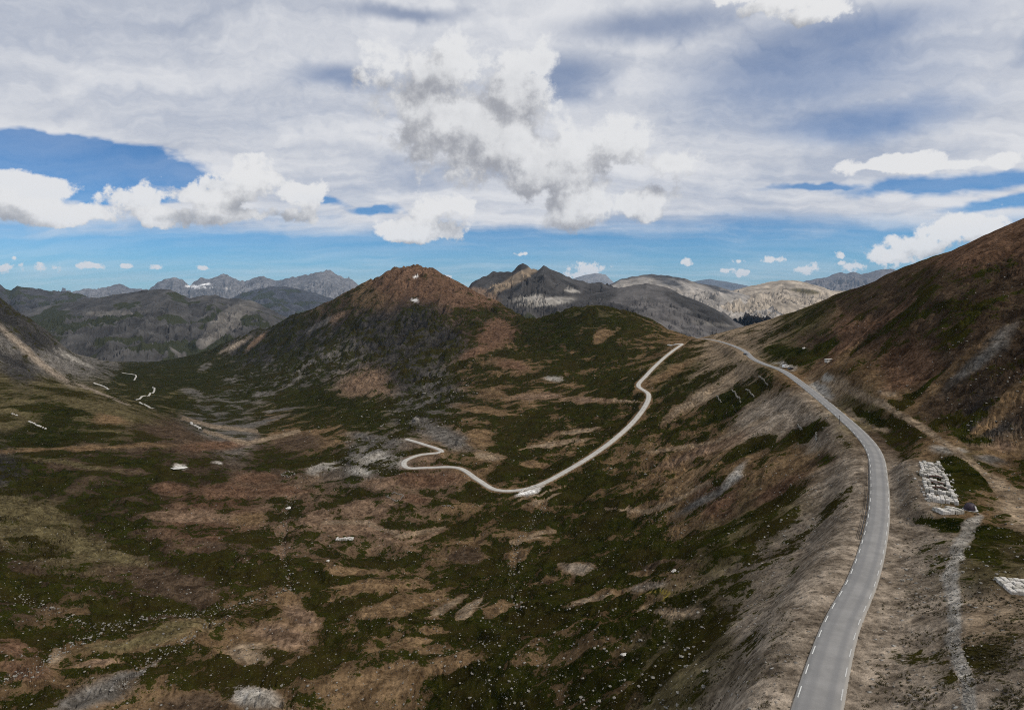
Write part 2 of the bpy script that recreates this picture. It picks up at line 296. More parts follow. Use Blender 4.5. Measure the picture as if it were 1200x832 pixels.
# photo px, py, bare colour, grass cover 0..1, gully strength, roughness
ZN = [(0, 832, 'brown', .62, .2, 1), (100, 760, 'brown', .60, .2, 1), (250, 760, 'brown', .48, .2, 1), (400, 780, 'brown', .55, .2, 1), (550, 780, 'brown', .68, .2, 1), (700, 790, 'brown', .66, .2, .8),
      (0, 680, 'dbrown', .62, .2, 1), (60, 620, 'olive', .42, .4, 1), (120, 600, 'dbrown', .66, .2, 1), (200, 690, 'dbrown', .5, .2, 1), (250, 600, 'red', .40, .2, 1), (350, 600, 'pink', .52, .2, 1), (400, 700, 'brown', .62, .2, 1), (330, 740, 'brown', .45, .2, 1),
      (450, 600, 'pink', .50, .2, 1), (550, 620, 'brown', .62, .2, 1), (600, 700, 'brown', .72, .2, 1), (700, 640, 'brown', .72, .2, 1), (700, 720, 'brown', .72, .2, 1), (780, 760, 'olive', .45, .2, .8), (800, 820, 'olive', .35, .3, .6), (760, 640, 'brown', .66, .2, 1),
      (850, 832, 'scree', .10, .5, .5), (880, 740, 'scree', .08, .6, .5), (830, 740, 'olive', .42, .4, .6), (900, 660, 'scree', .22, .6, .5), (850, 640, 'olive', .52, .5, .7), (950, 620, 'scree', .06, .8, .5), (990, 560, 'scree', .05, .8, .4), (960, 700, 'scree', .02, .6, .4), (930, 810, 'scree', .02, .5, .4),
      (900, 600, 'olive', .35, .7, .7), (840, 590, 'red', .42, .8, .9), (930, 540, 'brown', .30, .9, .7), (800, 600, 'brown', .48, .6, 1), (770, 560, 'brown', .52, .5, 1), (870, 540, 'brown', .42, .9, .8), (900, 490, 'scree', .25, .9, .6), (950, 500, 'scree', .15, .9, .5), (820, 490, 'brown', .5, .8, .8),
      (860, 440, 'tan', .32, .9, .6), (800, 440, 'olive', .62, .7, .7), (760, 480, 'brown', .66, .5, .9), (850, 410, 'tan', .2, .6, .5),
      # bench on the right
      (1060, 832, 'scree', .06, .2, .4), (1150, 832, 'scree', .15, .3, .5), (1050, 740, 'scree', .05, .3, .4), (1090, 740, 'scree', .18, .3, .5), (1160, 740, 'tan', .22, .3, .5), (1200, 780, 'scree', .2, .3, .5), (1040, 640, 'scree', .05, .4, .4), (1085, 640, 'scree', .28, .3, .5), (1160, 650, 'olive', .42, .3, .7),
      (1150, 600, 'brown', .45, .3, .8), (1120, 560, 'olive', .60, .3, .7), (1190, 600, 'tan', .3, .3, .6), (1180, 550, 'brown', .45, .3, .8), (1050, 560, 'scree', .1, .5, .5), (1050, 510, 'dbrown', .4, .5, .8), (1010, 480, 'olive', .45, .5, .9), (960, 460, 'tan', .25, .5, .9), (930, 440, 'brown', .35, .4, .7), (1090, 520, 'brown', .35, .4, .7),
      # right slope
      (1000, 440, 'brown', .38, .8, 1), (1050, 460, 'brown', .42, 1, 1), (1100, 470, 'dbrown', .36, 1, 1), (1150, 490, 'dgray', .38, 1, 1), (1200, 470, 'dbrown', .38, 1, 1), (1060, 430, 'red', .30, 1, 1), (1000, 390, 'red', .36, 1, 1), (1100, 400, 'dbrown', .50, 1, 1), (1180, 400, 'dbrown', .42, 1, 1), (950, 400, 'dbrown', .46, 1, .8),
      (940, 378, 'olive', .5, 1, .6), (890, 390, 'tan', .35, .8, .5), (870, 398, 'tan', .25, .7, .5), (1020, 350, 'dbrown', .42, 1, .8), (1100, 330, 'dbrown', .42, 1, .8), (1170, 340, 'dbrown', .55, 1, .8), (1120, 300, 'red', .22, 1, .7), (1180, 275, 'red', .18, 1, .8), (1200, 300, 'red', .25, 1, .8), (1130, 360, 'dbrown', .55, 1, .9), (1200, 350, 'dbrown', .5, 1, 1), (920, 418, 'olive', .62, .5, .6),
      # hill, gravel road basin
      (700, 365, 'olive', .70, .6, .6), (700, 400, 'brown', .84, .6, .7), (640, 390, 'dbrown', .85, .6, .8), (760, 400, 'brown', .66, .6, .7), (790, 400, 'brown', .45, .6, .5), (650, 440, 'brown', .70, .5, .9), (720, 450, 'brown', .80, .5, .8), (600, 420, 'brown', .66, .6, .9), (580, 390, 'red', .55, .7, .9), (560, 440, 'brown', .60, .6, 1),
      (650, 500, 'brown', .66, .4, .9), (700, 500, 'brown', .74, .4, .8), (600, 480, 'brown', .62, .4, .9), (620, 540, 'brown', .68, .3, .8), (540, 510, 'brown', .5, .7, .8), (560, 550, 'brown', .5, .3, .8), (700, 580, 'brown', .70, .3, .9), (500, 560, 'pink', .45, .3, .9), (430, 535, 'gray', .45, .3, 1.3), (640, 570, 'brown', .66, .3, .8),
      # central mountain
      (485, 325, 'red', .08, 1, 1.4), (450, 335, 'red', .15, 1, 1.2), (530, 340, 'red', .12, .9, .8), (560, 352, 'red', .2, .8, .8), (430, 345, 'brown', .3, .9, .9), (400, 355, 'dbrown', .5, 1, 1), (490, 348, 'red', .10, .8, .8), (490, 362, 'black', .5, 1, 1), (560, 372, 'dbrown', .75, .8, .9),
      (480, 380, 'dgray', .34, 1, 1.4), (430, 380, 'dgray', .40, 1, 1.4), (450, 410, 'dgray', .38, 1, 1.4), (520, 400, 'dgray', .42, 1, 1.4), (400, 420, 'gray', .55, 1, 1.3), (350, 400, 'dgray', .55, 1, 1.2), (300, 410, 'dgray', .5, 1, 1), (350, 440, 'gray', .66, .8, 1.1), (480, 440, 'dgray', .40, 1, 1.3), (430, 450, 'pink', .30, .8, .8), (510, 450, 'gray', .48, .9, 1.2), (490, 480, 'gray', .6, .7, 1.1),
      (420, 480, 'olive', .85, .4, .7), (350, 475, 'olive', .85, .3, .6), (300, 450, 'gray', .75, .5, .8), (260, 470, 'gray', .65, .3, .7), (330, 500, 'brown', .66, .2, .8), (380, 510, 'brown', .6, .2, .9), (320, 530, 'dbrown', .55, .2, 1), (280, 510, 'gray', .45, .2, 1), (240, 490, 'gray', .55, .2, .9),
      # valley and left
      (200, 440, 'olive', .90, .1, .4), (150, 440, 'olive', .90, .1, .4), (240, 440, 'olive', .85, .2, .6), (200, 470, 'olive', .72, .2, .6), (130, 432, 'gray', .4, .2, .8), (90, 428, 'gray', .25, .5, .9), (150, 455, 'olive', .7, .2, .6),
      (0, 370, 'dgray', .30, 1, 1.1), (40, 400, 'dgray', .25, 1, 1.1), (0, 410, 'gray', .15, 1, 1), (60, 425, 'gray', .15, 1, 1), (20, 435, 'dgray', .25, .8, .9),
      (0, 450, 'olive', .38, .3, .6), (60, 455, 'olive', .45, .3, .6), (100, 465, 'olive', .32, .3, .6), (150, 480, 'olive', .45, .3, .6), (200, 505, 'dbrown', .30, .3, .6), (60, 490, 'olive', .72, .3, .6), (20, 480, 'olive', .35, .3, .6), (120, 500, 'olive', .55, .3, .7), (60, 515, 'olive', .75, .2, .6), (180, 525, 'dbrown', .5, .2, .8),
      (0, 550, 'dgray', .45, .5, .9), (60, 555, 'dbrown', .7, .3, .9), (160, 555, 'dbrown', .72, .2, .9), (230, 545, 'dbrown', .5, .2, .9), (100, 535, 'dbrown', .6, .2, .8), (0, 600, 'olive', .3, .4, .8)]
zx = np.arange(-150, 1340, 8.); zy = np.arange(240, 1000, 6.)
ZX, ZY = np.meshgrid(zx, zy)
zp = np.array([(a, b) for a, b, *_ in ZN]); zval = np.array([(*C[c_], g_, gu, ro) for _, _, c_, g_, gu, ro in ZN])
d2 = (ZX[..., None] - zp[:, 0]) ** 2 + ((ZY[..., None] - zp[:, 1]) * 1.5) ** 2 + 60
wgt = d2 ** -2.2
zmap = (wgt[..., None] * zval).sum(2) / wgt.sum(2)[..., None]
def zlook(px, py):
    fx = np.clip((px - zx[0]) / 8, 0, len(zx) - 1.001); fy = np.clip((py - zy[0]) / 6, 0, len(zy) - 1.001)
    i = fx.astype(int); j = fy.astype(int); fx = (fx - i)[..., None]; fy = (fy - j)[..., None]
    return ((zmap[j, i] * (1 - fx) + zmap[j, i + 1] * fx) * (1 - fy) + (zmap[j + 1, i] * (1 - fx) + zmap[j + 1, i + 1] * fx) * fy).astype(f32)

# ------------------------------------------------------------------ roads as smooth lines in plan
def pos(px, py, Y): return np.array([(px - 600) / F * Y, Y, (HZ - py) / F * Y])
def smooth_line(pts, step):
    pts = np.array(pts); n = len(pts); out = []
    for i in range(n - 1):
        p0, p1, p2, p3 = pts[max(i - 1, 0)], pts[i], pts[i + 1], pts[min(i + 2, n - 1)]
        t01 = max(np.linalg.norm(p1 - p0), 1e-3) ** .5; t12 = max(np.linalg.norm(p2 - p1), 1e-3) ** .5; t23 = max(np.linalg.norm(p3 - p2), 1e-3) ** .5
        m1 = (p2 - p1) if i == 0 else t12 * ((p1 - p0) / t01 - (p2 - p0) / (t01 + t12) + (p2 - p1) / t12)
        m2 = (p2 - p1) if i == n - 2 else t12 * ((p2 - p1) / t12 - (p3 - p1) / (t12 + t23) + (p3 - p2) / t23)
        k = 24
        for q in range(k):
            t = q / k
            out.append((2*t**3-3*t**2+1)*p1 + (t**3-2*t**2+t)*m1 + (-2*t**3+3*t**2)*p2 + (t**3-t**2)*m2)
    out.append(pts[-1]); out = np.array(out)
    d = np.r_[0, np.cumsum(np.linalg.norm(np.diff(out, axis=0), axis=1))]
    q = np.arange(0, d[-1], step)
    return np.stack([np.interp(q, d, out[:, k]) for k in range(3)], 1)
road_l = smooth_line([pos(*p) for p in ROAD], 1.0)
k_ = np.ones(61) / 61
road_l[:, 2] = np.convolve(np.pad(road_l[:, 2], 30, 'edge'), k_, 'valid')
grav_l = smooth_line([pos(*p) for p in GRAVEL], 1.5)
k_ = np.ones(25) / 25
grav_l[:, 2] = np.convolve(np.pad(grav_l[:, 2], 12, 'edge'), k_, 'valid')

def carve(Z, line, half, blend, sink):
    """grade the land to a road line"""
    best = np.full(Z.shape, 1e9, f32); zr = np.zeros(Z.shape, f32)
    R_ = half + blend
    for k in range(0, len(line) - 1, 30):
        seg = line[k:k + 32]
        x0, x1 = seg[:, 0].min() - R_, seg[:, 0].max() + R_; y0, y1 = seg[:, 1].min() - R_, seg[:, 1].max() + R_
        r0, r1 = np.searchsorted(YV, [y0, y1])
        if r1 <= r0: continue
        sub = np.nonzero((Xg[r0:r1] > x0) & (Xg[r0:r1] < x1))
        if not len(sub[0]): continue
        r = sub[0] + r0; cc = sub[1]
        X = Xg[r, cc]; Y = Yg[r, cc]
        d = (X[:, None] - seg[None, :, 0]) ** 2 + (Y[:, None] - seg[None, :, 1]) ** 2
        i = d.argmin(1); dm = np.sqrt(d[np.arange(len(i)), i])
        better = dm < best[r, cc]
        best[r[better], cc[better]] = dm[better]; zr[r[better], cc[better]] = seg[i[better], 2]
    m = best < R_
    wv = 1 - sstep(half, half + blend, best)
    tgt = zr - sink
    return np.where(m, Z * (1 - wv) + tgt * wv, Z), best

# ------------------------------------------------------------------ relief
zv = zlook(PXg, np.clip(PYb, 250, 990))
rough = zv[..., 5]; gus = zv[..., 4]
xw = (Xg + 9 * perlin(Xg / 40, Yg / 40, 91)).astype(f32); yw = (Yg + 9 * perlin(Xg / 40, Yg / 40, 92)).astype(f32)
far = sstep(500, 1500, Yg).astype(f32)
d_road0 = carve(Z.copy(), road_l, 3.2, 30, 0)[1]
calm = (.15 + .85 * sstep(4, 34, d_road0)).astype(f32)
sil = 1 - .75 * np.exp(-((PYb - 258 - (1200 - PXg) * .375) / 10) ** 2) * (PXg > 840)   # keep the measured ridge line
bump = fbm(xw, yw, 70, 6, 3, .56, cell)
hum = np.abs(fbm(xw * .8, yw * 1.1, 38, 4, 31, .5, cell))
basin = (1 - sstep(420, 800, Yg)).astype(f32)
Z = Z + rough * calm * sil * (bump * (3.0 + 3.5 * far) - basin * hum * 5.0 + fbm(xw, yw, 260, 2, 61, .5) * (2.5 * basin + 5 * far))
gu = np.zeros(Z.shape, f32)
for wl, amp, sd_ in ((120, 5.0, 11), (52, 2.6, 12), (24, 1.3, 13), (11, .6, 14), (5, .28, 15)):
    gx, gy = grads(Z, S, YV)
    # light smoothing of the direction
    gm = np.sqrt(gx * gx + gy * gy) + 1e-6
    st = sstep(.08, .45, gm)
    g = gully(xw, yw, -gy / gm, gx / gm, wl, sd_) * np.clip(wl / (2.2 * cell) - .6, 0, 1)
    a = amp * gus * st * calm * sil * (1 + 1.6 * far) * (1 - .7 * sstep(760, 860, PXg) * (1 - sstep(900, 1200, Yg)))
    Z = Z + a * g; gu += g * st * (amp ** .35) * .4
sx_ = (Xg - 20 * perlin(Xg / 120, Yg / 120, 71)).astype(f32); sy_ = (Yg - .15 * Xg + 10 * perlin(Xg / 60, Yg / 60, 72) + 3 * perlin(Xg / 18, Yg / 18, 73)).astype(f32)
stk = np.zeros(Z.shape, f32)
for wl, amp in ((26, 1.), (12, .75), (5.5, .30), (2.6, .12)):
    stk += amp * perlin(sx_ / (wl * 5), sy_ / wl, int(wl * 10)) * np.clip(wl / (2.2 * cell) - .6, 0, 1)
rs = sstep(760, 860, PXg) * np.clip(gus * 1.2, 0, 1) * (1 - sstep(900, 1200, Yg))
Z = Z + stk * .8 * rs * calm * sil
gu = gu * (1 - .75 * rs) + stk * .75 * rs
rocky = sstep(.9, 1.4, rough)
Z = Z + rocky * (1 - np.abs(fbm(xw, yw, 30, 4, 77, .55, cell)) - .72) * 10.0 * far
Z, d_road = carve(Z, road_l, 2.7, 12, .25)
Z, d_grav = carve(Z, grav_l, 2.6, 9, .3)
# ditch on the uphill side is left to the blend; small-scale roughness near the camera
Z = Z + (fbm(Xg.astype(f32), Yg.astype(f32), 8, 4, 51, .6, cell) * .45 * rough + fbm(Xg.astype(f32), Yg.astype(f32), 1.6, 2, 55, .5, cell) * .10) * sstep(3.6, 6, d_road) * sstep(2.8, 5, d_grav)
PY = HZ - Z / Yg * F
print('relief', time.time() - T0)

def ground(px, Y):
    """height of the land at photo column px, Y metres ahead"""
    i = np.searchsorted(pxs, px) - 1; i = min(max(i, 0), len(pxs) - 2); f = (px - pxs[i]) / (pxs[i + 1] - pxs[i])
    j = np.searchsorted(YV, Y) - 1; j = min(max(j, 0), NY - 2); g = (Y - YV[j]) / (YV[j + 1] - YV[j])
    return float((Z[j, i] * (1 - f) + Z[j, i + 1] * f) * (1 - g) + (Z[j + 1, i] * (1 - f) + Z[j + 1, i + 1] * f) * g)
def ground_xy(x, y): return ground(600 + F * x / y, y)
def hit(px, py):
    """the nearest place on the land seen at a photo pixel"""
    i = min(max(np.searchsorted(pxs, px), 0), len(pxs) - 1)
    c_ = PY[:, i]; k = np.argmax((c_ <= py) & (YV > 45))
    k = max(k, 1); a, b = c_[k - 1], c_[k]
    t = 0 if a == b else np.clip((a - py) / (a - b), 0, 1)
    Y = YV[k - 1] + t * (YV[k] - YV[k - 1])
    return (px - 600) / F * Y, Y, ground(px, Y)

def level(a, b, half, blend):
    """grade the ground to the straight line between two points (a building platform)"""
    global Z, PY
    a = np.array(a); b = np.array(b); d = (b - a)[:2]; L2 = max(float(d @ d), 1e-6)
    t_ = np.clip(((Xg - a[0]) * d[0] + (Yg - a[1]) * d[1]) / L2, 0, 1)
    dist = np.hypot(Xg - a[0] - t_ * d[0], Yg - a[1] - t_ * d[1])
    wv = 1 - sstep(half, half + blend, dist)
    Z = Z * (1 - wv) + (a[2] + t_ * (b[2] - a[2])) * wv
    PY = HZ - Z / Yg * F
level(hit(1106, 590), hit(1087, 543), 4.0, 6)
for px_, py_, r_ in ((1111, 600, 3.2), (1200, 690, 3.2), (404, 632, 5), (1137, 597, 2.0)): level(hit(px_, py_), hit(px_, py_), r_, 3.5)

# ------------------------------------------------------------------ cover weights
PYc = np.clip(PY, 245, 990)
wpx = PXg + 9 * fbm(Xg, Yg, 22, 3, 201, .6, cell) * np.clip(220 / Yg, .12, 1.3); wpy = PYc + 6 * fbm(Xg, Yg, 22, 3, 202, .6, cell) * np.clip(220 / Yg, .12, 1.3)
zv = zlook(wpx, wpy)
bare = zv[..., :3].copy(); gcov = zv[..., 3].copy()
PATCH = [  # px, py, half length, half width, turn, colour, grass kept
    (450, 800, 52, 15, -18, 'brown', 0), (537, 772, 36, 10, -22, 'brown', 0), (470, 705, 46, 10, -16, 'brown', 0), (520, 711, 26, 4.5, -28, 'tan', 0), (552, 712, 20, 6, -36, 'tan', 0), (586, 715, 14, 6, -5, 'brown', .1), (510, 740, 22, 4, -8, 'brown', .1), (490, 752, 20, 3, -8, 'brown', .1),
    (677, 664, 18, 7, 0, 'scree', 0), (690, 705, 30, 6, -16, 'tan', 0), (760, 688, 18, 5, -8, 'scree', 0), (770, 661, 30, 4, 0, 'dbrown', .1), (750, 669, 18, 4, 3, 'brown', 0), (606, 650, 12, 7, -10, 'brown', .1), (545, 652, 25, 9, 10, 'dbrown', .2), (790, 718, 40, 6, 0, 'tan', .1),
    (200, 573, 20, 7, 5, 'red', 0), (268, 575, 36, 8, 3, 'red', 0), (235, 605, 62, 9, 3, 'pink', .1), (292, 608, 22, 9, 0, 'brown', 0), (125, 650, 48, 8, 12, 'olive', 0), (205, 685, 48, 18, 5, 'dbrown', 0), (178, 745, 78, 9, -12, 'olive', 0), (25, 762, 30, 9, 8, 'red', 0), (25, 782, 34, 8, 5, 'red', 0), (112, 778, 24, 4, -3, 'pink', 0), (72, 770, 14, 5, -38, 'tan', 0),
    (110, 815, 52, 16, -20, 'gray', .1), (150, 790, 34, 5, -35, 'gray', .1), (298, 817, 28, 12, 22, 'lgray', .05), (335, 748, 38, 14, 10, 'pink', .15), (290, 765, 26, 9, 8, 'tan', .15), (352, 722, 22, 12, 30, 'pink', .1), (235, 825, 40, 13, 0, 'dbrown', 0), (260, 640, 40, 6, 5, 'dbrown', .2), (40, 600, 60, 12, 15, 'olive', .1), (75, 632, 60, 8, 16, 'olive', .1),
    (374, 605, 18, 10, -5, 'pink', 0), (420, 598, 28, 9, 0, 'pink', 0), (413, 620, 20, 6, 0, 'pink', 0), (452, 631, 24, 3.5, 18, 'pink', 0), (500, 628, 24, 2.5, -20, 'pink', 0), (445, 566, 20, 8, 0, 'pink', 0), (500, 561, 46, 9, 0, 'red', 0), (488, 584, 16, 5, 0, 'red', 0), (442, 540, 28, 9, 8, 'lgray', .4), (378, 547, 20, 5, -12, 'lgray', .3), (423, 553, 14, 5, 8, 'lgray', .1), (440, 514, 32, 5, 8, 'gray', .2), (353, 517, 30, 11, 3, 'dbrown', .1),
    (408, 668, 27, 4, 3, 'brown', 0), (300, 560, 30, 7, 0, 'red', .1), (330, 575, 30, 7, 0, 'red', .2), (440, 690, 50, 6, -10, 'brown', .4), (540, 595, 22, 6, 0, 'brown', .3),
    (522, 511, 38, 12, 24, 'gray', .1), (562, 514, 14, 11, 30, 'brown', .1), (575, 535, 14, 5, 0, 'tan', 0), (600, 428, 20, 6, 10, 'red', 0), (580, 392, 20, 14, -30, 'red', .1), (425, 450, 26, 9, -22, 'pink', 0), (632, 465, 34, 4, -2, 'pink', 0), (690, 469, 28, 4, 0, 'pink', 0), (577, 462, 14, 5, 0, 'brown', 0), (570, 481, 40, 4, 8, 'brown', 0), (705, 393, 12, 7, -35, 'brown', .1), (560, 412, 22, 5, -20, 'red', .1),
    (650, 520, 40, 2.5, -8, 'tan', 0), (680, 505, 24, 2.5, -8, 'tan', 0), (630, 545, 15, 4, 0, 'brown', 0), (620, 575, 15, 4, -18, 'white', 0), (640, 586, 26, 1.6, -18, 'tan', 0), (632, 580, 28, 1.4, -18, 'tan', 0), (735, 470, 18, 2, 8, 'tan', 0),
    (830, 460, 62, 8, -32, 'tan', 0), (905, 487, 52, 16, -30, 'scree', 0), (825, 527, 60, 7, -21, 'pink', 0), (855, 562, 26, 6, -45, 'lgray', 0), (797, 568, 26, 15, -35, 'brown', .1), (912, 575, 38, 12, -32, 'red', .1), (820, 590, 30, 6, -30, 'gray', .1), (780, 440, 40, 6, -28, 'brown', .1), (840, 428, 40, 3, -26, 'tan', .1),
    (867, 464, 30, 10, -24, 'olive', .95), (850, 486, 24, 4, -25, 'dbrown', .9), (935, 512, 40, 8, -25, 'dbrown', .7), (880, 525, 30, 5, -25, 'olive', .85), (960, 540, 20, 6, -30, 'dbrown', .6), (870, 610, 60, 5, -28, 'olive', .7),
    (962, 457, 16, 8, 38, 'lgray', 0), (973, 442, 8, 5, 20, 'lgray', 0), (992, 449, 13, 6, 30, 'tan', 0), (1012, 463, 32, 4.5, 20, 'tan', 0), (1004, 487, 15, 4, 35, 'tan', 0), (1030, 500, 10, 5, 50, 'tan', 0), (1117, 531, 18, 5, 12, 'lgray', 0), (1170, 524, 26, 6, 10, 'pink', 0), (1168, 546, 22, 4, 5, 'gray', 0), (1045, 462, 12, 4, 20, 'tan', 0),
    (1125, 556, 26, 12, 15, 'olive', .95), (1150, 622, 30, 9, 10, 'olive', .9), (1110, 612, 26, 6, 0, 'olive', .85), (1175, 575, 30, 7, 38, 'tan', 0), (1190, 600, 14, 6, 45, 'tan', 0), (1165, 655, 24, 9, 25, 'olive', .6), (1086, 575, 18, 26, -10, 'scree', .3),
    (1065, 428, 34, 22, -40, 'red', 0), (1060, 440, 26, 10, -45, 'red', 0), (1000, 400, 60, 7, -34, 'red', .1), (985, 420, 50, 4, -36, 'brown', .05), (1040, 375, 40, 6, -36, 'red', .15), (1110, 440, 60, 6, -42, 'brown', .05), (1150, 420, 50, 8, -42, 'gray', .1), (1180, 470, 40, 8, -38, 'brown', .1), (1150, 500, 40, 6, -30, 'brown', .1),
    (1085, 450, 48, 3, -42, 'dbrown', .95), (1040, 385, 50, 7, -36, 'dbrown', .66), (1130, 370, 50, 10, -34, 'dbrown', .62), (1165, 320, 40, 9, -26, 'dbrown', .58), (919, 428, 13, 2.6, 12, 'lgray', 0), (925, 413, 26, 6, 8, 'olive', .98), (965, 408, 30, 5, -30, 'dbrown', .8), (1150, 290, 46, 7, -20, 'red', 0), (1190, 268, 30, 6, -20, 'red', 0), (1140, 515, 26, 4, 20, 'olive', .7), (1030, 492, 26, 7, 20, 'olive', .8),
    (648, 442, 14, 4, 10, 'lgray', .5), (486, 352, 4.5, 1.4, 8, 'white', 0), (487, 324.5, 3, .8, 0, 'white', 0), (770, 697, 13, 1.6, 0, 'yellow', .45), (775, 703, 3, 3, 0, 'yellow', .45),
    (300, 400, 14, 3, -40, 'pink', 0), (275, 405, 20, 3, -28, 'scree', 0), (375, 380, 16, 3, -30, 'gray', 0), (395, 372, 10, 3, -35, 'pink', 0), (240, 430, 10, 4, -30, 'gray', .48), (270, 445, 14, 3, -10, 'gray', .48), (310, 462, 18, 3, -10, 'gray', .48), (340, 450, 14, 2, -30, 'gray', .2), (360, 428, 14, 2, -35, 'gray', .2), (225, 460, 14, 5, 15, 'gray', .48), (330, 480, 30, 2, -8, 'gray', .2), (300, 497, 40, 3, -15, 'gray', .2),
    (200, 508, 50, 7, 10, 'dbrown', 0), (130, 492, 22, 7, 0, 'brown', .1), (120, 480, 60, 5, 14, 'olive', .1), (90, 525, 110, 3, -2, 'brown', .1), (250, 522, 40, 6, -3, 'red', .1), (110, 548, 60, 6, 5, 'dbrown', .2), (80, 543, 60, 3, 8, 'olive', .1), (120, 462, 40, 2, 22, 'scree', .4), (55, 480, 40, 4, 4, 'olive', .9), (210, 548, 8, 2.5, 0, 'pale', 0), (255, 541, 6, 2, 10, 'pale', 0),
    (30, 410, 45, 4, 42, 'scree', 0), (60, 435, 30, 4, 34, 'scree', .05), (15, 425, 30, 4, 35, 'dgray', 0), (85, 420, 24, 2.5, 24, 'lgray', 0)]
for (cx_, cy_, a_, b_, rot, cn, keep) in PATCH:
    ca, sa = math.cos(R(rot)), math.sin(R(rot)); rad = a_ + 12
    i0, i1 = np.searchsorted(pxs, [cx_ - rad * 1.6, cx_ + rad * 1.6])
    sub = (slice(None), slice(i0, i1))
    ddx = wpx[sub] - cx_; ddy = wpy[sub] - cy_
    e = np.sqrt(((ddx * ca + ddy * sa) / a_) ** 2 + ((-ddx * sa + ddy * ca) / b_) ** 2)
    wv = (1 - sstep(.45, 1.5, e)).astype(f32)
    bare[sub] = bare[sub] * (1 - wv[..., None]) + np.array(C[cn], f32) * wv[..., None]
    gcov[sub] = gcov[sub] * (1 - wv) + (keep * 1.35 - .22 if keep > .5 else keep * .9 - .06) * wv
def line_mask(pts, width, wob=4):
    m = np.zeros(Z.shape, f32)
    x = PXg + wob * fbm(Xg, Yg, 14, 3, 301, .6, cell) * np.clip(200 / Yg, .2, 1.4); y = PYc + wob * fbm(Xg, Yg, 14, 3, 302, .6, cell) * np.clip(200 / Yg, .2, 1.4)
    for (ax, ay), (bx, by) in zip(pts[:-1], pts[1:]):
        i0, i1 = np.searchsorted(pxs, [min(ax, bx) - 30, max(ax, bx) + 30])
        sx_, sy_ = x[:, i0:i1], y[:, i0:i1]; L2 = (bx - ax) ** 2 + (by - ay) ** 2
        t = np.clip(((sx_ - ax) * (bx - ax) + (sy_ - ay) * (by - ay)) / L2, 0, 1)
        d = np.hypot(sx_ - ax - t * (bx - ax), sy_ - ay - t * (by - ay))
        m[:, i0:i1] = np.maximum(m[:, i0:i1], 1 - sstep(width * .45, width, d))
    return m
STREAM = [[(352, 560), (335, 600), (330, 640), (341, 690), (310, 702), (276, 708), (236, 719), (189, 722), (140, 735), (95, 748)],
          [(268, 722), (240, 735), (221, 748), (200, 760), (181, 771), (165, 785), (152, 797), (130, 812)], [(95, 748), (70, 764), (43, 786), (0, 797)],
          [(20, 700), (60, 716), (110, 735), (150, 730)], [(640, 590), (605, 640), (600, 690), (610, 720)], [(760, 610), (800, 592), (838, 570)],
          [(400, 812), (440, 790), (500, 765), (580, 745)]]
stony = np.zeros(Z.shape, f32)
for s_ in STREAM:
    m = line_mask(s_, 5)
    stony = np.maximum(stony, m)
    Z = Z - m * .9 * np.clip(Yg / 200, .3, 1)
    gcov -= m * .08
PATHM = line_mask([(1142, 612), (1125, 640), (1117, 660), (1113, 690), (1118, 730), (1123, 770), (1131, 800), (1138, 840), (1150, 900)], 11, 5)
bare = bare * (1 - PATHM[..., None] * .9) + np.array(C['lgray'], f32) * PATHM[..., None] * .9
gcov -= PATHM * .5; stony = np.maximum(stony, PATHM * .8)
TRK = line_mask([(975, 449), (1000, 460), (1030, 472), (1055, 486), (1080, 500), (1105, 518), (1122, 530), (1150, 552), (1175, 578), (1200, 602), (1240, 640)], 5, 1)
bare = bare * (1 - TRK[..., None] * .9) + np.array(C['tan'], f32) * TRK[..., None] * .9; gcov -= TRK * .7
for ln in ([(215, 490), (250, 500), (300, 505)], [(380, 612), (430, 612), (470, 628), (520, 618)], [(600, 636), (625, 628), (650, 622)], [(240, 505), (290, 520), (350, 505)], [(710, 596), (760, 600), (830, 566)], [(760, 530), (830, 520), (900, 490)]):
    m = line_mask(ln, 3.2, 3); bare = bare * (1 - m[..., None] * .7) + np.array(C['tan'], f32) * m[..., None] * .7; gcov -= m * .6
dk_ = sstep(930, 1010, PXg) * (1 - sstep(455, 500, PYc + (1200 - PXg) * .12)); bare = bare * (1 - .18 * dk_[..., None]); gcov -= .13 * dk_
# road verges
ver = (1 - sstep(2.4, 7.0, d_road)) ; gcov -= ver * .8
ver2 = 1 - sstep(2.6, 5.0, d_grav); gcov -= ver2 * .5
gr = (gcov - .5 + .05 * basin) * 1.6 + gu * .42 * gus + fbm(xw, yw, 90, 2, 431, .5) * .20
scr = sstep(.115, .155, bare.mean(-1))
stony = np.maximum(stony, .34 * scr * (1 - sstep(500, 800, Yg)))
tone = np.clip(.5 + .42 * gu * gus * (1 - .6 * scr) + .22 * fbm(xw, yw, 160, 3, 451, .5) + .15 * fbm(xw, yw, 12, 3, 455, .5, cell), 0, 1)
print('cover', time.time() - T0)

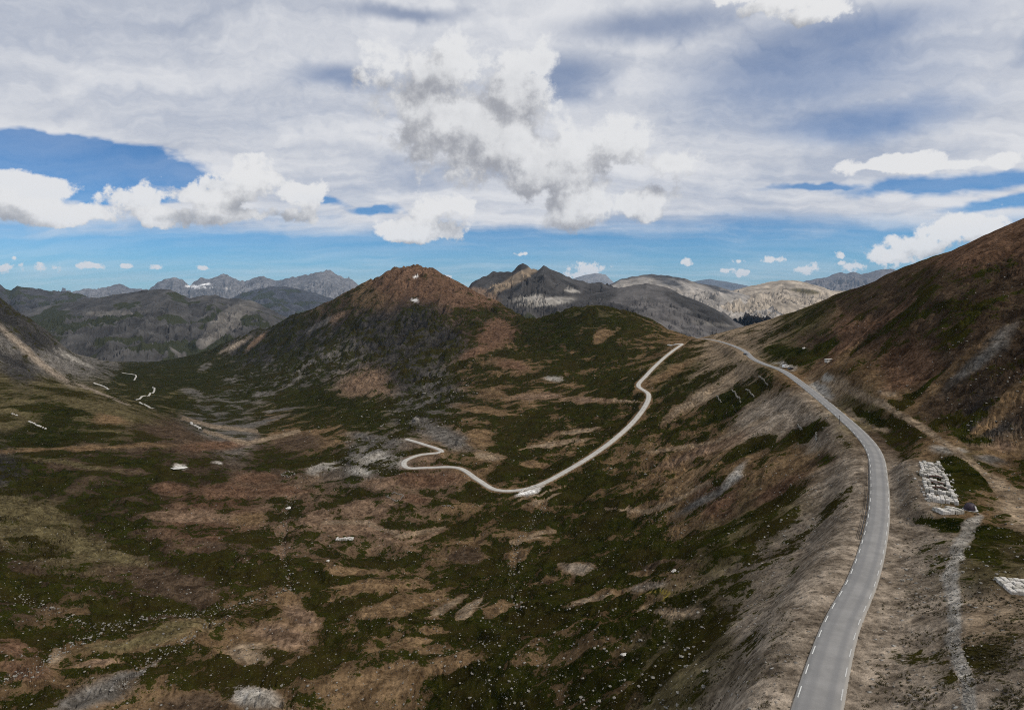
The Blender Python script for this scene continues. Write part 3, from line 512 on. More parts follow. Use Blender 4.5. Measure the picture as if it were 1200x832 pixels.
# ------------------------------------------------------------------ mesh from grids
def grid_mesh(name, X, Y, Zr, attrs, mat, cols=None):
    ny, nx = X.shape
    co = np.empty((ny * nx, 3), f32); co[:, 0] = X.ravel(); co[:, 1] = Y.ravel(); co[:, 2] = Zr.ravel() + ZC
    idx = np.arange(ny * nx, dtype=np.int32).reshape(ny, nx)
    q = np.stack([idx[:-1, :-1], idx[:-1, 1:], idx[1:, 1:], idx[1:, :-1]], -1).reshape(-1, 4)
    me = bpy.data.meshes.new(name)
    me.vertices.add(len(co)); me.vertices.foreach_set('co', co.ravel())
    me.loops.add(q.size); me.loops.foreach_set('vertex_index', q.ravel())
    me.polygons.add(len(q)); me.polygons.foreach_set('loop_start', np.arange(0, q.size, 4, dtype=np.int32))
    me.polygons.foreach_set('use_smooth', np.ones(len(q), bool))
    me.update(calc_edges=True)
    for k, a in attrs.items():
        if a.ndim == 3:
            at = me.attributes.new(k, 'FLOAT_COLOR', 'POINT')
            at.data.foreach_set('color', np.concatenate([a, np.ones((*a.shape[:2], 1))], -1).astype(f32).ravel())
        else:
            at = me.attributes.new(k, 'FLOAT', 'POINT'); at.data.foreach_set('value', a.astype(f32).ravel())
    o = bpy.data.objects.new(name, me); col.objects.link(o); me.materials.append(mat)
    o['kind'] = 'structure'
    return o

# ------------------------------------------------------------------ materials
def new_mat(name, rough=.95, spec=.12):
    m = bpy.data.materials.new(name); m.use_nodes = True
    t = NT(m.node_tree); b = t.n['Principled BSDF']; b.inputs['Roughness'].default_value = rough
    b.inputs['Specular IOR Level'].default_value = spec
    return m, t, b
def attr(t, name, fac=False):
    n = t.new('ShaderNodeAttribute', attribute_name=name); return n.outputs['Fac' if fac else 'Color']
def land_material(name):
    m, t, b = new_mat(name, 1., 0.)
    g = t.new('ShaderNodeNewGeometry'); Pn = g.outputs['Position']
    ba = attr(t, 'bare'); gra = attr(t, 'grass', True); st = attr(t, 'stony', True); tn = attr(t, 'tone', True)
    n_l = t.noise(t.v('MULTIPLY', Pn, (1, 1.25, 1.6)), .034, 10, .60, 2.1, .25)      # 30 m patches down to tussocks
    n_m = t.noise(Pn, .15, 7, .66); n_f = t.noise(Pn, .62, 6, .72)
    h3 = t.m('SUBTRACT', n_m, .5); hf = t.m('SUBTRACT', n_f, .5)
    nn = t.m('ADD', t.m('MULTIPLY', t.m('SUBTRACT', n_l, .5), 4.4), t.m('ADD', t.m('MULTIPLY', h3, 2.8), t.m('MULTIPLY', hf, 2.2)))
    ge = t.mapr(t.m('ADD', t.m('MULTIPLY', gra, 1.15), nn), -.12, .16)
    ge = t.m('MULTIPLY', ge, t.mapr(n_f, .32, .50, .78, 1.))
    bare_c = t.mix(1., ba, t.mix(t.mapr(n_f, .34, .66, smooth=False), (.36, .35, .34), (1.62, 1.62, 1.62)), 'MULTIPLY')
    bare_c = t.mix(1., bare_c, t.mix(t.mapr(n_m, .36, .64), (.62, .60, .57), (1.40, 1.39, 1.37)), 'MULTIPLY')
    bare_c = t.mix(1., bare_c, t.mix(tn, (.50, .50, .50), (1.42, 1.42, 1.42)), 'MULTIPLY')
    gc = t.mix(t.mapr(n_m, .38, .62), (.0045, .0070, .0010), (.019, .022, .0035))
    gc = t.mix(t.mapr(n_l, .46, .66, 0., .7), gc, (.026, .019, .006))
    gc = t.mix(t.mapr(n_f, .50, .68), gc, (.040, .035, .009))
    gc = t.mix(1., gc, t.mix(tn, (.62, .66, .62), (1.4, 1.32, 1.25)), 'MULTIPLY')
    c_ = t.mix(ge, bare_c, gc)
    vo = t.new('ShaderNodeTexVoronoi'); t.put(vo.inputs['Vector'], Pn); vo.inputs['Scale'].default_value = .95
    sep = t.new('ShaderNodeSeparateColor'); t.put(sep.inputs[0], vo.outputs['Color'])
    pick = t.m('GREATER_THAN', sep.outputs[0], t.m('SUBTRACT', .97, t.m('MULTIPLY', st, .45)))
    dot = t.m('MULTIPLY', pick, t.mapr(vo.outputs['Distance'], .14, .36, 1., 0.))
    c_ = t.mix(t.m('MULTIPLY', dot, .85), c_, t.mix(sep.outputs[1], (.14, .125, .105), (.44, .42, .38)))
    vo2 = t.new('ShaderNodeTexVoronoi'); t.put(vo2.inputs['Vector'], Pn); vo2.inputs['Scale'].default_value = 1.7
    sep2 = t.new('ShaderNodeSeparateColor'); t.put(sep2.inputs[0], vo2.outputs['Color'])
    dk = t.m('MULTIPLY', t.m('GREATER_THAN', sep2.outputs[0], t.mapr(n_l, .40, .62, .94, .74)), t.mapr(vo2.outputs['Distance'], .15, .42, .75, 0.))
    c_ = t.mix(dk, c_, (.022, .020, .011))
    t.put(b.inputs['Base Color'], c_)
    bp = t.new('ShaderNodeBump'); bp.inputs['Strength'].default_value = .85; bp.inputs['Distance'].default_value = 1.0
    hgt = t.m('ADD', t.m('MULTIPLY', n_m, 1.6), t.m('ADD', t.m('MULTIPLY', n_f, .5), t.m('MULTIPLY', dot, .5)))
    t.put(bp.inputs['Height'], hgt); t.put(b.inputs['Normal'], bp.outputs[0])
    return m
land_mat = land_material('mountain_turf_and_scree')
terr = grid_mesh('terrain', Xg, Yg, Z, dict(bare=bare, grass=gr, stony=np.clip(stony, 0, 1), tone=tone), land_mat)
PY = HZ - Z / Yg * F

# ------------------------------------------------------------------ farther mountains
def range_material():
    m, t, b = new_mat('mountain_rock')
    g = t.new('ShaderNodeNewGeometry'); Pn = g.outputs['Position']
    ba = attr(t, 'bare'); gra = attr(t, 'grass', True); tn = attr(t, 'tone', True)
    n_a = t.noise(t.v('MULTIPLY', Pn, (1, 1, 1.2)), .012, 7, .62); n_b = t.noise(Pn, .006, 5, .6)
    cb = t.mix(1., ba, t.mix(t.mapr(n_a, .3, .7, smooth=False), (.5, .5, .5), (1.55, 1.55, 1.55)), 'MULTIPLY')
    cb = t.mix(1., cb, t.mix(tn, (.6, .6, .61), (1.4, 1.38, 1.36)), 'MULTIPLY')
    gc = t.mix(n_b, (.018, .022, .010), (.042, .042, .020))
    ge = t.mapr(t.m('ADD', gra, t.m('MULTIPLY', t.m('SUBTRACT', n_a, .5), .8)), .35, .65)
    t.put(b.inputs['Base Color'], t.mix(ge, cb, gc))
    bp = t.new('ShaderNodeBump'); bp.inputs['Strength'].default_value = .8; bp.inputs['Distance'].default_value = 6
    t.put(bp.inputs['Height'], n_a); t.put(b.inputs['Normal'], bp.outputs[0])
    return m
RM = range_material()
def mrange(name, prof, Yc, Yf, pyf, bare_c, grass, amp, wl, seed, nx=300, ny=110, crestc=None, lowc=None, snow=None, jag=1.0, yb=None):
    """a mountain ridge whose crest runs along prof (photo px, py) Yc metres away and whose foot lies at Yf"""
    prof = np.array(prof, float)
    px = np.linspace(prof[0, 0], prof[-1, 0], nx); s = (px - 600) / F
    py = np.interp(px, prof[:, 0], prof[:, 1])
    py = np.convolve(np.pad(py, 1, 'edge'), [.25, .5, .25], 'valid')
    yb = yb or Yc * 1.22
    nf = int(ny * .78)
    Yr = np.r_[np.linspace(Yf, Yc, nf), np.linspace(Yc, yb, ny - nf + 1)[1:]]
    Y = np.repeat(Yr[:, None], nx, 1); X = s[None] * Y
    zc_ = (HZ - py) / F * Yc; zf = (HZ - pyf) / F * Yf
    u = np.clip((Yc - Y) / (Yc - Yf), 0, 1); ub = np.clip((Y - Yc) / (yb - Yc), 0, 1)
    zf2 = np.minimum(zf, zc_ - 40)
    sh = 1 - (1 - u) ** 1.35 * (1 - .12 * np.sin(u * 6.28))
    z = zc_[None] + (zf2 - zc_)[None] * sh
    z = np.where(Y > Yc, zc_[None] - (zc_ - zf2)[None] * ub * .95, z)
    Xf, Yff = X.astype(f32), Y.astype(f32)
    cl = np.full(Z.shape[:1], 1.) if False else (Yr[1] - Yr[0]) * .5
    damp = sstep(0, .30, u) + sstep(0, .3, ub)
    z = z + amp * 1.6 * damp * fbm(Xf, Yff, wl * 2.2, 4, seed, .5)
    tot = np.zeros(z.shape, f32)
    for k, (wm, am) in enumerate(((1.9, 1.0), (.8, .5), (.36, .22), (.17, .10))):
        if wl * wm < 3.5 * (Yr[1] - Yr[0]): break
        gx_, gy_ = grads(z, s, Yr); g_ = np.sqrt(gx_ ** 2 + gy_ ** 2) + 1e-6
        gg = gully(Xf, Yff, -gy_ / g_, gx_ / g_, wl * wm, seed + k)
        z = z + amp * am * gg * (.06 * jag + .94 * damp) * sstep(.03, .3, g_)
        tot += gg * (.55 ** k) * .5
    z = z - amp * .20 * jag * (np.abs(fbm(Xf, Yff, wl * .5, 3, seed + 50, .6)) - .25) + amp * .10 * jag * fbm(Xf, Yff, max(wl * .25, 4 * (Yr[1] - Yr[0])), 2, seed + 40, .6)
    bc = np.array(C[bare_c] if isinstance(bare_c, str) else bare_c, f32)
    bare_ = np.ones((*z.shape, 3), f32) * bc
    h = np.clip((z - zf2[None]) / np.maximum(zc_ - zf2, 1)[None], 0, 1)
    nn = fbm(Xf, Yff, wl * 1.4, 4, seed + 60, .55)
    if crestc:
        wv = sstep(crestc[1] - .1, crestc[1] + .1, h + nn * .22)[..., None]; bare_ = bare_ * (1 - wv) + np.array(C[crestc[0]] if isinstance(crestc[0], str) else crestc[0], f32) * wv
    if lowc:
        wv = (1 - sstep(lowc[1] - .12, lowc[1] + .12, h + nn * .3))[..., None]; bare_ = bare_ * (1 - wv) + np.array(C[lowc[0]] if isinstance(lowc[0], str) else lowc[0], f32) * wv
    gcv = sstep(-.15, .15, (grass - .5) * 1.7 + nn * .6 - tot * .15 + .25 * (.5 - h))
    PPX = np.repeat(px[None], ny, 0); PPY = HZ - z / Y * F
    for sp in snow or []:  # snow and other tints; the darkest ones put shade into the colour
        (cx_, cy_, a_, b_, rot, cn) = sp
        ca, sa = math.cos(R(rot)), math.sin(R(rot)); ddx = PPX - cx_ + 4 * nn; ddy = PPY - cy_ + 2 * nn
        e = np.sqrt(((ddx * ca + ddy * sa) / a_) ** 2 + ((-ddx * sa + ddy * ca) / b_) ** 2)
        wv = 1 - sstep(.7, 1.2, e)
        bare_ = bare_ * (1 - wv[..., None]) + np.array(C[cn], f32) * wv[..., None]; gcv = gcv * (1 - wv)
    tone_ = np.clip(.5 + .30 * nn + .45 * tot, 0, 1)
    return grid_mesh(name, X, Y, z, dict(bare=bare_, grass=gcv, tone=tone_), RM)
BL = (.085, .085, .085)
mrange('mountain_range', [(40, 352), (70, 345), (100, 339), (120, 338), (140, 333), (155, 338), (175, 340), (185, 330), (200, 325), (213, 326), (222, 334), (235, 326), (250, 324), (262, 321), (270, 323), (278, 329), (286, 331), (298, 326), (308, 323), (316, 327), (324, 330), (340, 324), (355, 323), (370, 319), (383, 317), (390, 319), (398, 324), (410, 327), (420, 334), (450, 350)],
       16000, 11500, 372, (.13, .125, .125), .10, 130, 900, 801, 420, 90, jag=2.2, snow=[(226, 336, 9, 1.4, 0, 'white'), (240, 334, 8, 1.2, -5, 'white'), (268, 338, 4, 1, 0, 'pale')])
mrange('mountain_range', [(230, 362), (270, 350), (285, 343), (300, 339), (318, 336), (335, 336), (352, 339), (372, 344), (390, 350), (425, 362)], 10000, 7000, 385, (.045, .045, .05), .45, 45, 420, 811, 220, 70)
mrange('mountain_range', [(-170, 318), (-60, 326), (0, 333), (6, 338), (12, 341), (20, 335), (35, 337), (60, 341), (80, 342), (95, 345), (110, 352), (150, 365), (200, 385)], 6000, 3300, 410, (.048, .046, .046), .5, 42, 330, 821, 300, 90, jag=1.8)
mrange('mountain_range', [(-60, 372), (20, 366), (70, 356), (105, 349), (130, 346), (160, 342), (180, 339), (197, 339), (208, 343), (222, 349), (240, 346), (254, 346), (268, 350), (280, 349), (290, 351), (305, 356), (330, 370), (360, 386), (400, 400)],
       3900, 2150, 433, (.058, .055, .052), .46, 26, 240, 831, 420, 170, jag=1.6, snow=[(272, 372, 36, 12, -40, 'gray'), (248, 393, 22, 12, -50, 'gray'), (290, 360, 16, 5, 10, 'gray'), (130, 367, 30, 3, 0, 'gray'), (215, 420, 20, 3, 40, 'gray')])
mrange('mountain_range', [(470, 352), (500, 345), (517, 338), (528, 333), (535, 333), (548, 338), (553, 331), (563, 325), (578, 319), (590, 318), (600, 318), (606, 313), (612, 309), (617, 310), (622, 314), (630, 315), (637, 311), (645, 315), (655, 320), (672, 327), (690, 331), (705, 331), (718, 336), (735, 347), (770, 362)],
       3300, 1950, 385, (.045, .042, .040), .22, 24, 240, 841, 420, 130, jag=2.0, snow=[(605, 326, 30, 6, -28, 'tan'), (585, 338, 22, 3, -30, 'tan'), (640, 354, 34, 5, -6, 'lgray'), (618, 350, 20, 3, -8, 'lgray'), (560, 348, 26, 10, 10, 'pink'), (672, 342, 10, 2, 10, 'lgray')])
mrange('mountain_range', [(660, 345), (690, 340), (715, 333), (728, 327), (745, 324), (762, 321), (780, 323), (800, 326), (815, 331), (840, 336), (870, 344), (905, 356), (940, 370)],
       5200, 3300, 378, (.27, .245, .215), .05, 34, 260, 851, 280, 90, crestc=((.05, .05, .052), .90))
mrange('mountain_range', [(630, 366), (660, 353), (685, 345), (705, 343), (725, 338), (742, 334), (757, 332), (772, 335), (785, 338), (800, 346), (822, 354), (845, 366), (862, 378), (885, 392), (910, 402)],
       2950, 1750, 405, (.080, .074, .070), .06, 14, 170, 861, 360, 130, snow=[(830, 368, 40, 9, 28, 'dgray'), (800, 352, 26, 6, 25, 'dgray'), (700, 352, 24, 8, -20, 'dgray'), (835, 380, 26, 2.5, 6, 'gray')])  # dark grey patches put cloud shade on the right flank into the colour
mrange('mountain_range', [(760, 352), (800, 342), (825, 338), (842, 340), (858, 340), (880, 335), (900, 331), (918, 328), (934, 329), (955, 334), (975, 341), (990, 341), (1005, 344), (1040, 352), (1080, 362)],
       5600, 3300, 392, (.30, .255, .20), .12, 40, 280, 871, 360, 120, snow=[(862, 372, 26, 5, 8, 'olive'), (945, 342, 20, 3, 8, 'olive')])
mrange('mountain_range', [(900, 345), (930, 336), (945, 329), (958, 326), (968, 325), (978, 321), (985, 319), (992, 321), (1000, 318), (1010, 321), (1020, 319), (1032, 316), (1044, 315), (1060, 319), (1100, 328)], 19000, 14000, 355, (.12, .11, .105), .1, 120, 1000, 881, 200, 60)
mrange('mountain_range', [(770, 342), (800, 334), (818, 329), (832, 327), (845, 329), (862, 332), (900, 340)], 27000, 21000, 346, BL, .1, 90, 1300, 891, 120, 40, yb=29000)
mrange('mountain_range', [(630, 342), (660, 330), (682, 323), (698, 320), (710, 322), (716, 328), (722, 334), (740, 342)], 27000, 21000, 346, (.16, .15, .14), .05, 120, 1300, 895, 120, 40, yb=29000)

# lowland under and behind everything, out to the horizon
m_low, t_, b_ = new_mat('lowland')
g_ = t_.new('ShaderNodeNewGeometry')
t_.put(b_.inputs['Base Color'], t_.mix(t_.noise(g_.outputs['Position'], .004, 6, .6), (.04, .045, .025), (.10, .085, .065)))
bx = np.linspace(-33000, 33000, 60); by = np.linspace(-3000, 30000, 50)
BX, BY = np.meshgrid(bx, by)
grid_mesh('ground', BX, BY, np.full(BX.shape, -700.) + 40 * fbm(BX, BY, 5000, 3, 5), {}, m_low)
print('mountains', time.time() - T0)

# ------------------------------------------------------------------ haze
bm = bmesh.new(); bmesh.ops.create_cube(bm, size=1)
me = bpy.data.meshes.new('haze'); bm.to_mesh(me); bm.free()
hz = bpy.data.objects.new('haze', me); col.objects.link(hz); hz['kind'] = 'stuff'; hz['label'] = 'pale blue haze filling the air between the mountains'
Z0, Z1 = ZC - 800, ZC + 620
hz.location = (0, 13500, (Z0 + Z1) / 2); hz.scale = (68000, 34000, Z1 - Z0)
m = bpy.data.materials.new('haze'); m.use_nodes = True; t = NT(m.node_tree); t.n.clear()
pv = t.new('ShaderNodeVolumePrincipled'); pv.inputs['Density'].default_value = 1.5e-5
pv.inputs['Color'].default_value = (.48, .70, 1.0, 1); pv.inputs['Anisotropy'].default_value = 0.0
om = t.new('ShaderNodeOutputMaterial'); t.l.new(pv.outputs[0], om.inputs['Volume']); me.materials.append(m)

# ------------------------------------------------------------------ object helpers
def tag(o, label=None, cat=None, group=None, kind=None):
    for k, v in (('label', label), ('category', cat), ('group', group), ('kind', kind)):
        if v: o[k] = v
    return o
def mesh_obj(name, verts, faces, mat, parent=None, smooth=False):
    me = bpy.data.meshes.new(name); me.from_pydata([tuple(map(float, v)) for v in verts], [], faces)
    if smooth: me.polygons.foreach_set('use_smooth', [True] * len(faces))
    me.materials.append(mat); me.update()
    return link(name, me, parent)
def link(name, me, parent=None):
    o = bpy.data.objects.new(name, me); col.objects.link(o)
    if parent is not None: o.parent = parent
    return o
def bm_obj(name, bm, mat, parent=None, smooth=False):
    me = bpy.data.meshes.new(name); bm.to_mesh(me); bm.free(); me.materials.append(mat)
    if smooth: me.polygons.foreach_set('use_smooth', [True] * len(me.polygons))
    return link(name, me, parent)
def empty(name, loc, rz=0):
    o = bpy.data.objects.new(name, None); col.objects.link(o); o.location = loc; o.rotation_euler = (0, 0, rz); return o
def bbox(bm, x0, x1, y0, y1, z0, z1, bev=0):
    r = bmesh.ops.create_cube(bm, size=1)['verts']
    for v in r:
        v.co.x = (x0 + x1) / 2 + v.co.x * (x1 - x0); v.co.y = (y0 + y1) / 2 + v.co.y * (y1 - y0); v.co.z = (z0 + z1) / 2 + v.co.z * (z1 - z0)
    if bev:
        es = list({e for v in r for e in v.link_edges})
        bmesh.ops.bevel(bm, geom=es, offset=bev, segments=1, affect='EDGES')
    return bm
def simple_mat(name, c0, c1, scale, rough=.9, spec=.15, bump=0, detail=4):
    m, t, b = new_mat(name, rough, spec)
    tc = t.new('ShaderNodeTexCoord'); n = t.noise(tc.outputs['Object'], scale, detail, .6)
    t.put(b.inputs['Base Color'], t.mix(t.mapr(n, .3, .7), c0, c1))
    if bump:
        bp = t.new('ShaderNodeBump'); bp.inputs['Distance'].default_value = bump; t.put(bp.inputs['Height'], n); t.put(b.inputs['Normal'], bp.outputs[0])
    return m
M_STONE = simple_mat('pale_limestone', (.10, .09, .075), (.31, .29, .25), 2.2, .95, .1, .05)
M_GREY = simple_mat('grey_rock', (.11, .10, .09), (.26, .24, .21), 2.0, .95, .1, .05)
M_WHITE = simple_mat('weathered_white_stone', (.34, .315, .28), (.64, .61, .56), 1.6, .95, .1, .04)
M_DULL = simple_mat('lichened_stone', (.20, .185, .155), (.48, .455, .40), 1.8, .95, .1, .04)
M_PIT = simple_mat('shaded_pit_soil', (.012, .010, .008), (.035, .026, .020), 1.2, 1, .02)  # soil base under the blocks, near black: pit shade put into the colour
M_RUST = simple_mat('rusty_sheet', (.035, .014, .010), (.085, .03, .02), 2.5, .8, .2)
M_STEEL = simple_mat('dark_steel', (.02, .02, .022), (.05, .05, .052), 4, .6, .3)
M_PAINT = simple_mat('worn_road_paint', (.40, .40, .37), (.66, .66, .63), 6, .8, .2)

M_PAINT2 = simple_mat('faded_road_paint', (.36, .355, .335), (.55, .54, .51), 6, .8, .2)
# ------------------------------------------------------------------ asphalt road
def frame(line):
    tg = np.gradient(line[:, :2], axis=0); tg /= np.linalg.norm(tg, axis=1)[:, None] + 1e-9
    return np.stack([tg[:, 1], -tg[:, 0]], 1)          # to the right of travel
def ribbon(name, line, offs, mat, drape=None):
    nr = frame(line); vs_, us = [], []
    for p, n in zip(line, nr):
        for o, dz_ in offs:
            x, y = p[0] + n[0] * o, p[1] + n[1] * o
            z = (ground_xy(x, y) if drape else p[2]) + dz_
            vs_.append((x, y, z + ZC)); us.append(o)
    k = len(offs)
    fs = [(i * k + j, i * k + j + 1, (i + 1) * k + j + 1, (i + 1) * k + j) for i in range(len(line) - 1) for j in range(k - 1)]
    o = mesh_obj(name, vs_, fs, mat, smooth=True)
    at = o.data.attributes.new('across', 'FLOAT', 'POINT'); at.data.foreach_set('value', np.array(us, f32))
    return tag(o, kind='structure')
m_asph, t, b = new_mat('asphalt', .75, .3)
g = t.new('ShaderNodeNewGeometry'); Pn = g.outputs['Position']; ac = attr(t, 'across', True)
n1_ = t.noise(Pn, .25, 5, .6); n2_ = t.noise(Pn, 9, 3, .7)
base = t.mix(t.mapr(n1_, .3, .7), (.19, .183, .172), (.25, .24, .226))
trk = t.m('ABSOLUTE', t.m('SUBTRACT', t.m('ABSOLUTE', ac), .95))
base = t.mix(t.mapr(trk, .1, .6, .5, 0.), base, (.145, .143, .142))
base = t.mix(t.mapr(t.m('ABSOLUTE', ac), 1.85, 2.15), base, (.29, .27, .24))
base = t.mix(1., base, t.mix(n2_, (.8, .8, .8), (1.2, 1.2, 1.2)), 'MULTIPLY')
t.put(b.inputs['Base Color'], base)
HW = 2.15
road = ribbon('asphalt_road', road_l, [(-HW - .35, -.9), (-HW, 0), (-1.1, .04), (0, .07), (1.1, .04), (HW, 0), (HW + .35, -.9)], m_asph)
def line_at(line, d, off, nr):
    i = min(int(d), len(line) - 2); f = d - i
    p = line[i] * (1 - f) + line[i + 1] * f; n = nr[i] * (1 - f) + nr[i + 1] * f
    return p[0] + n[0] * off, p[1] + n[1] * off, p[2]
nr = frame(road_l)
for sgn in (-1, 1):
    d = 2.0 if sgn < 0 else 4.5
    while d + 3.2 < len(road_l) - 2:
        vv = []
        for q in range(4):
            dd = d + q
            for e in (1.84, 1.96):
                x, y, z = line_at(road_l, dd, sgn * e, nr); vv.append((x, y, z + .028 + ZC))
        up = [(2 * q, 2 * q + 1, 2 * q + 3, 2 * q + 2) for q in range(3)]
        mesh_obj('edge_dash', vv, up, M_PAINT if sgn < 0 else M_PAINT2, road)
        d += 6.5
# ------------------------------------------------------------------ gravel roads
m_grav, t, b = new_mat('white_gravel', .95, .1)
g = t.new('ShaderNodeNewGeometry'); Pn = g.outputs['Position']; ac = attr(t, 'across', True)
n1_ = t.noise(Pn, .4, 5, .6); n2_ = t.noise(Pn, 5, 3, .7)
base = t.mix(t.mapr(n1_, .3, .7), (.30, .28, .25), (.44, .415, .37))
trk = t.m('ABSOLUTE', t.m('SUBTRACT', t.m('ABSOLUTE', ac), .85))
base = t.mix(t.mapr(trk, .1, .55, .5, 0.), base, (.50, .475, .43))
base = t.mix(t.m('MULTIPLY', t.mapr(t.m('ADD', t.m('ABSOLUTE', ac), n1_), 2.0, 2.8), .7), base, (.22, .19, .15))
base = t.mix(1., base, t.mix(n2_, (.8, .8, .8), (1.2, 1.2, 1.2)), 'MULTIPLY')
t.put(b.inputs['Base Color'], base)
ribbon('gravel_road', grav_l, [(-2.6, -.8), (-2.0, .0), (-.85, .05), (0, .1), (.85, .05), (2.0, 0), (2.6, -.8)], m_grav)
for pts in ([(158, 469), (165, 466), (176, 461), (181, 455), (179, 454)], [(164, 472), (172, 476), (181, 480)], [(143, 437), (156, 439), (157, 446)], [(110, 449), (119, 452), (128, 457)], [(224, 495), (229, 499), (235, 504)], [(783, 404.5), (792, 404), (800, 403.5)]):
    p3 = smooth_line([hit(*p) for p in pts], 2.0)
    if len(p3) > 3: ribbon('gravel_road', p3, [(-2.0, -.3), (-1.1, 1.1), (1.1, 1.1), (2.0, -.3)], m_grav, drape=True)
print('roads', time.time() - T0)

# ------------------------------------------------------------------ stones
def stone_mesh(name, seed, mat, flat=.7, sub=1, boxy=0.):
    r = random.Random(seed); bm = bmesh.new(); bmesh.ops.create_icosphere(bm, subdivisions=sub, radius=.5)
    ph = [r.uniform(0, 6.28) for _ in range(9)]
    for v in bm.verts:
        c_ = v.co.copy(); k = 1 + .16 * math.sin(c_.x * 7 + ph[0]) + .14 * math.sin(c_.y * 8 + ph[1]) + .12 * math.sin(c_.z * 9 + ph[2]) + r.uniform(-.10, .10)
        v.co = c_ * k
        if boxy:
            for a in range(3): v.co[a] = max(-.40, min(.40, v.co[a] * (1 + boxy)))
        v.co.z *= flat
    me = bpy.data.meshes.new(name); bm.to_mesh(me); bm.free(); me.materials.append(mat); return me
def block_mesh(name, seed, mat):
    r = random.Random(seed); bm = bmesh.new(); bbox(bm, -.5, .5, -.5, .5, -.5, .5, .07)
    for v in bm.verts:
        v.co.x += r.uniform(-.05, .05) + v.co.y * sh_[0]; v.co.y += r.uniform(-.05, .05); v.co.z += r.uniform(-.04, .04)
    me = bpy.data.meshes.new(name); bm.to_mesh(me); bm.free(); me.materials.append(mat); return me
sh_ = [0.05]
BOULDER = [stone_mesh('boulder', 100 + i, M_STONE if i % 3 else M_GREY, rnd.uniform(.6, .85)) for i in range(8)]
BLOCKS = []
for i in range(6):
    sh_[0] = rnd.uniform(-.12, .12); BLOCKS.append(block_mesh('stone_block', 200 + i, M_WHITE if i % 3 else M_DULL))
def arr_mesh(me):
    v = np.empty(len(me.vertices) * 3, f32); me.vertices.foreach_get('co', v)
    return v.reshape(-1, 3), [tuple(p.vertices) for p in me.polygons]
def scatter_mesh(name, items, protos, mat):
    """many small pieces joined into one mesh: items = (x, y, z, size, turn, flat)"""
    P_ = [arr_mesh(p) for p in protos]; vs_, fs_, off = [], [], 0
    for k, (x, y, z, sz, rz, fl) in enumerate(items):
        v, f = P_[k % len(P_)]
        c_, s_ = math.cos(rz), math.sin(rz)
        q = np.stack([(v[:, 0] * c_ - v[:, 1] * s_) * sz + x, (v[:, 0] * s_ + v[:, 1] * c_) * sz + y, v[:, 2] * sz * fl + z + ZC], 1)
        vs_.append(q); fs_ += [tuple(i + off for i in p) for p in f]; off += len(v)
    me = bpy.data.meshes.new(name); V = np.concatenate(vs_)
    fl_ = np.array(fs_, np.int32); n = fl_.shape[1]
    me.vertices.add(len(V)); me.vertices.foreach_set('co', V.astype(f32).ravel())
    me.loops.add(fl_.size); me.loops.foreach_set('vertex_index', fl_.ravel()); me.polygons.add(len(fl_))
    me.polygons.foreach_set('loop_start', np.arange(0, fl_.size, n, dtype=np.int32)); me.update(calc_edges=True)
    me.materials.append(mat); return link(name, me)
REG = [  # photo box, how many, smallest and largest size in metres, which ground
    ((560, 600, 830, 832), 1400, .2, 1.0, 'turf'), ((400, 640, 620, 832), 700, .2, 1.0, 'turf'), ((0, 690, 400, 832), 900, .2, 1.0, 'turf'), ((0, 600, 400, 700), 420, .35, 1.3, 'turf'),
    ((480, 400, 770, 560), 420, .6, 2.2, 'hill'), ((230, 420, 420, 520), 170, .8, 3.0, 'hill'), ((400, 510, 480, 556), 260, .6, 2.4, 'hill'), ((420, 400, 560, 500), 330, .9, 3.2, 'hill'),
    ((760, 520, 960, 640), 260, .3, 1.1, 'bank'), ((960, 400, 1200, 520), 300, .3, 1.2, 'slope'), ((1050, 540, 1200, 700), 420, .2, .7, 'bench'), ((1040, 700, 1200, 832), 300, .12, .4, 'bench'), ((840, 660, 930, 832), 160, .15, .5, 'bank')]
stones = []
for (x0, y0, x1, y1), n, s0_, s1_, kind in REG:
    for _ in range(n):
        px, py = rnd.uniform(x0, x1), rnd.uniform(y0, y1)
        x, y, z = hit(px, py)
        stones.append((x, y, z, .82 * s0_ * (s1_ / s0_) ** (rnd.random() ** 2.8), kind))
for s_ in STREAM[:5]:
    for (ax, ay), (bx_, by_) in zip(s_[:-1], s_[1:]):
        for _ in range(int(math.hypot(bx_ - ax, by_ - ay) * .9)):
            t_ = rnd.random(); x, y, z = hit(ax + t_ * (bx_ - ax) + rnd.gauss(0, 4.5), ay + t_ * (by_ - ay) + rnd.gauss(0, 2.5))
            stones.append((x, y, z, .25 * 4.5 ** (rnd.random() ** 2), 'stream'))
for _ in range(420):
    k = rnd.random() * 7; i = int(k); pts = [(1142, 612), (1125, 640), (1117, 660), (1113, 690), (1118, 730), (1123, 770), (1131, 800), (1138, 832)]
    f = k - i; x, y, z = hit(pts[i][0] * (1 - f) + pts[i + 1][0] * f + rnd.gauss(0, 5), pts[i][1] * (1 - f) + pts[i + 1][1] * f)
    stones.append((x, y, z, rnd.uniform(.1, .3), 'path'))
def clear_of_road(x, y, r):
    return (((road_l[::3, 0] - x) ** 2 + (road_l[::3, 1] - y) ** 2).min() > (3.3 + r) ** 2) and (((grav_l[::3, 0] - x) ** 2 + (grav_l[::3, 1] - y) ** 2).min() > (2.7 + r) ** 2)
stones = [s_ for s_ in stones if clear_of_road(s_[0], s_[1], s_[3])]
stones.sort(key=lambda s_: -s_[3] / s_[1])
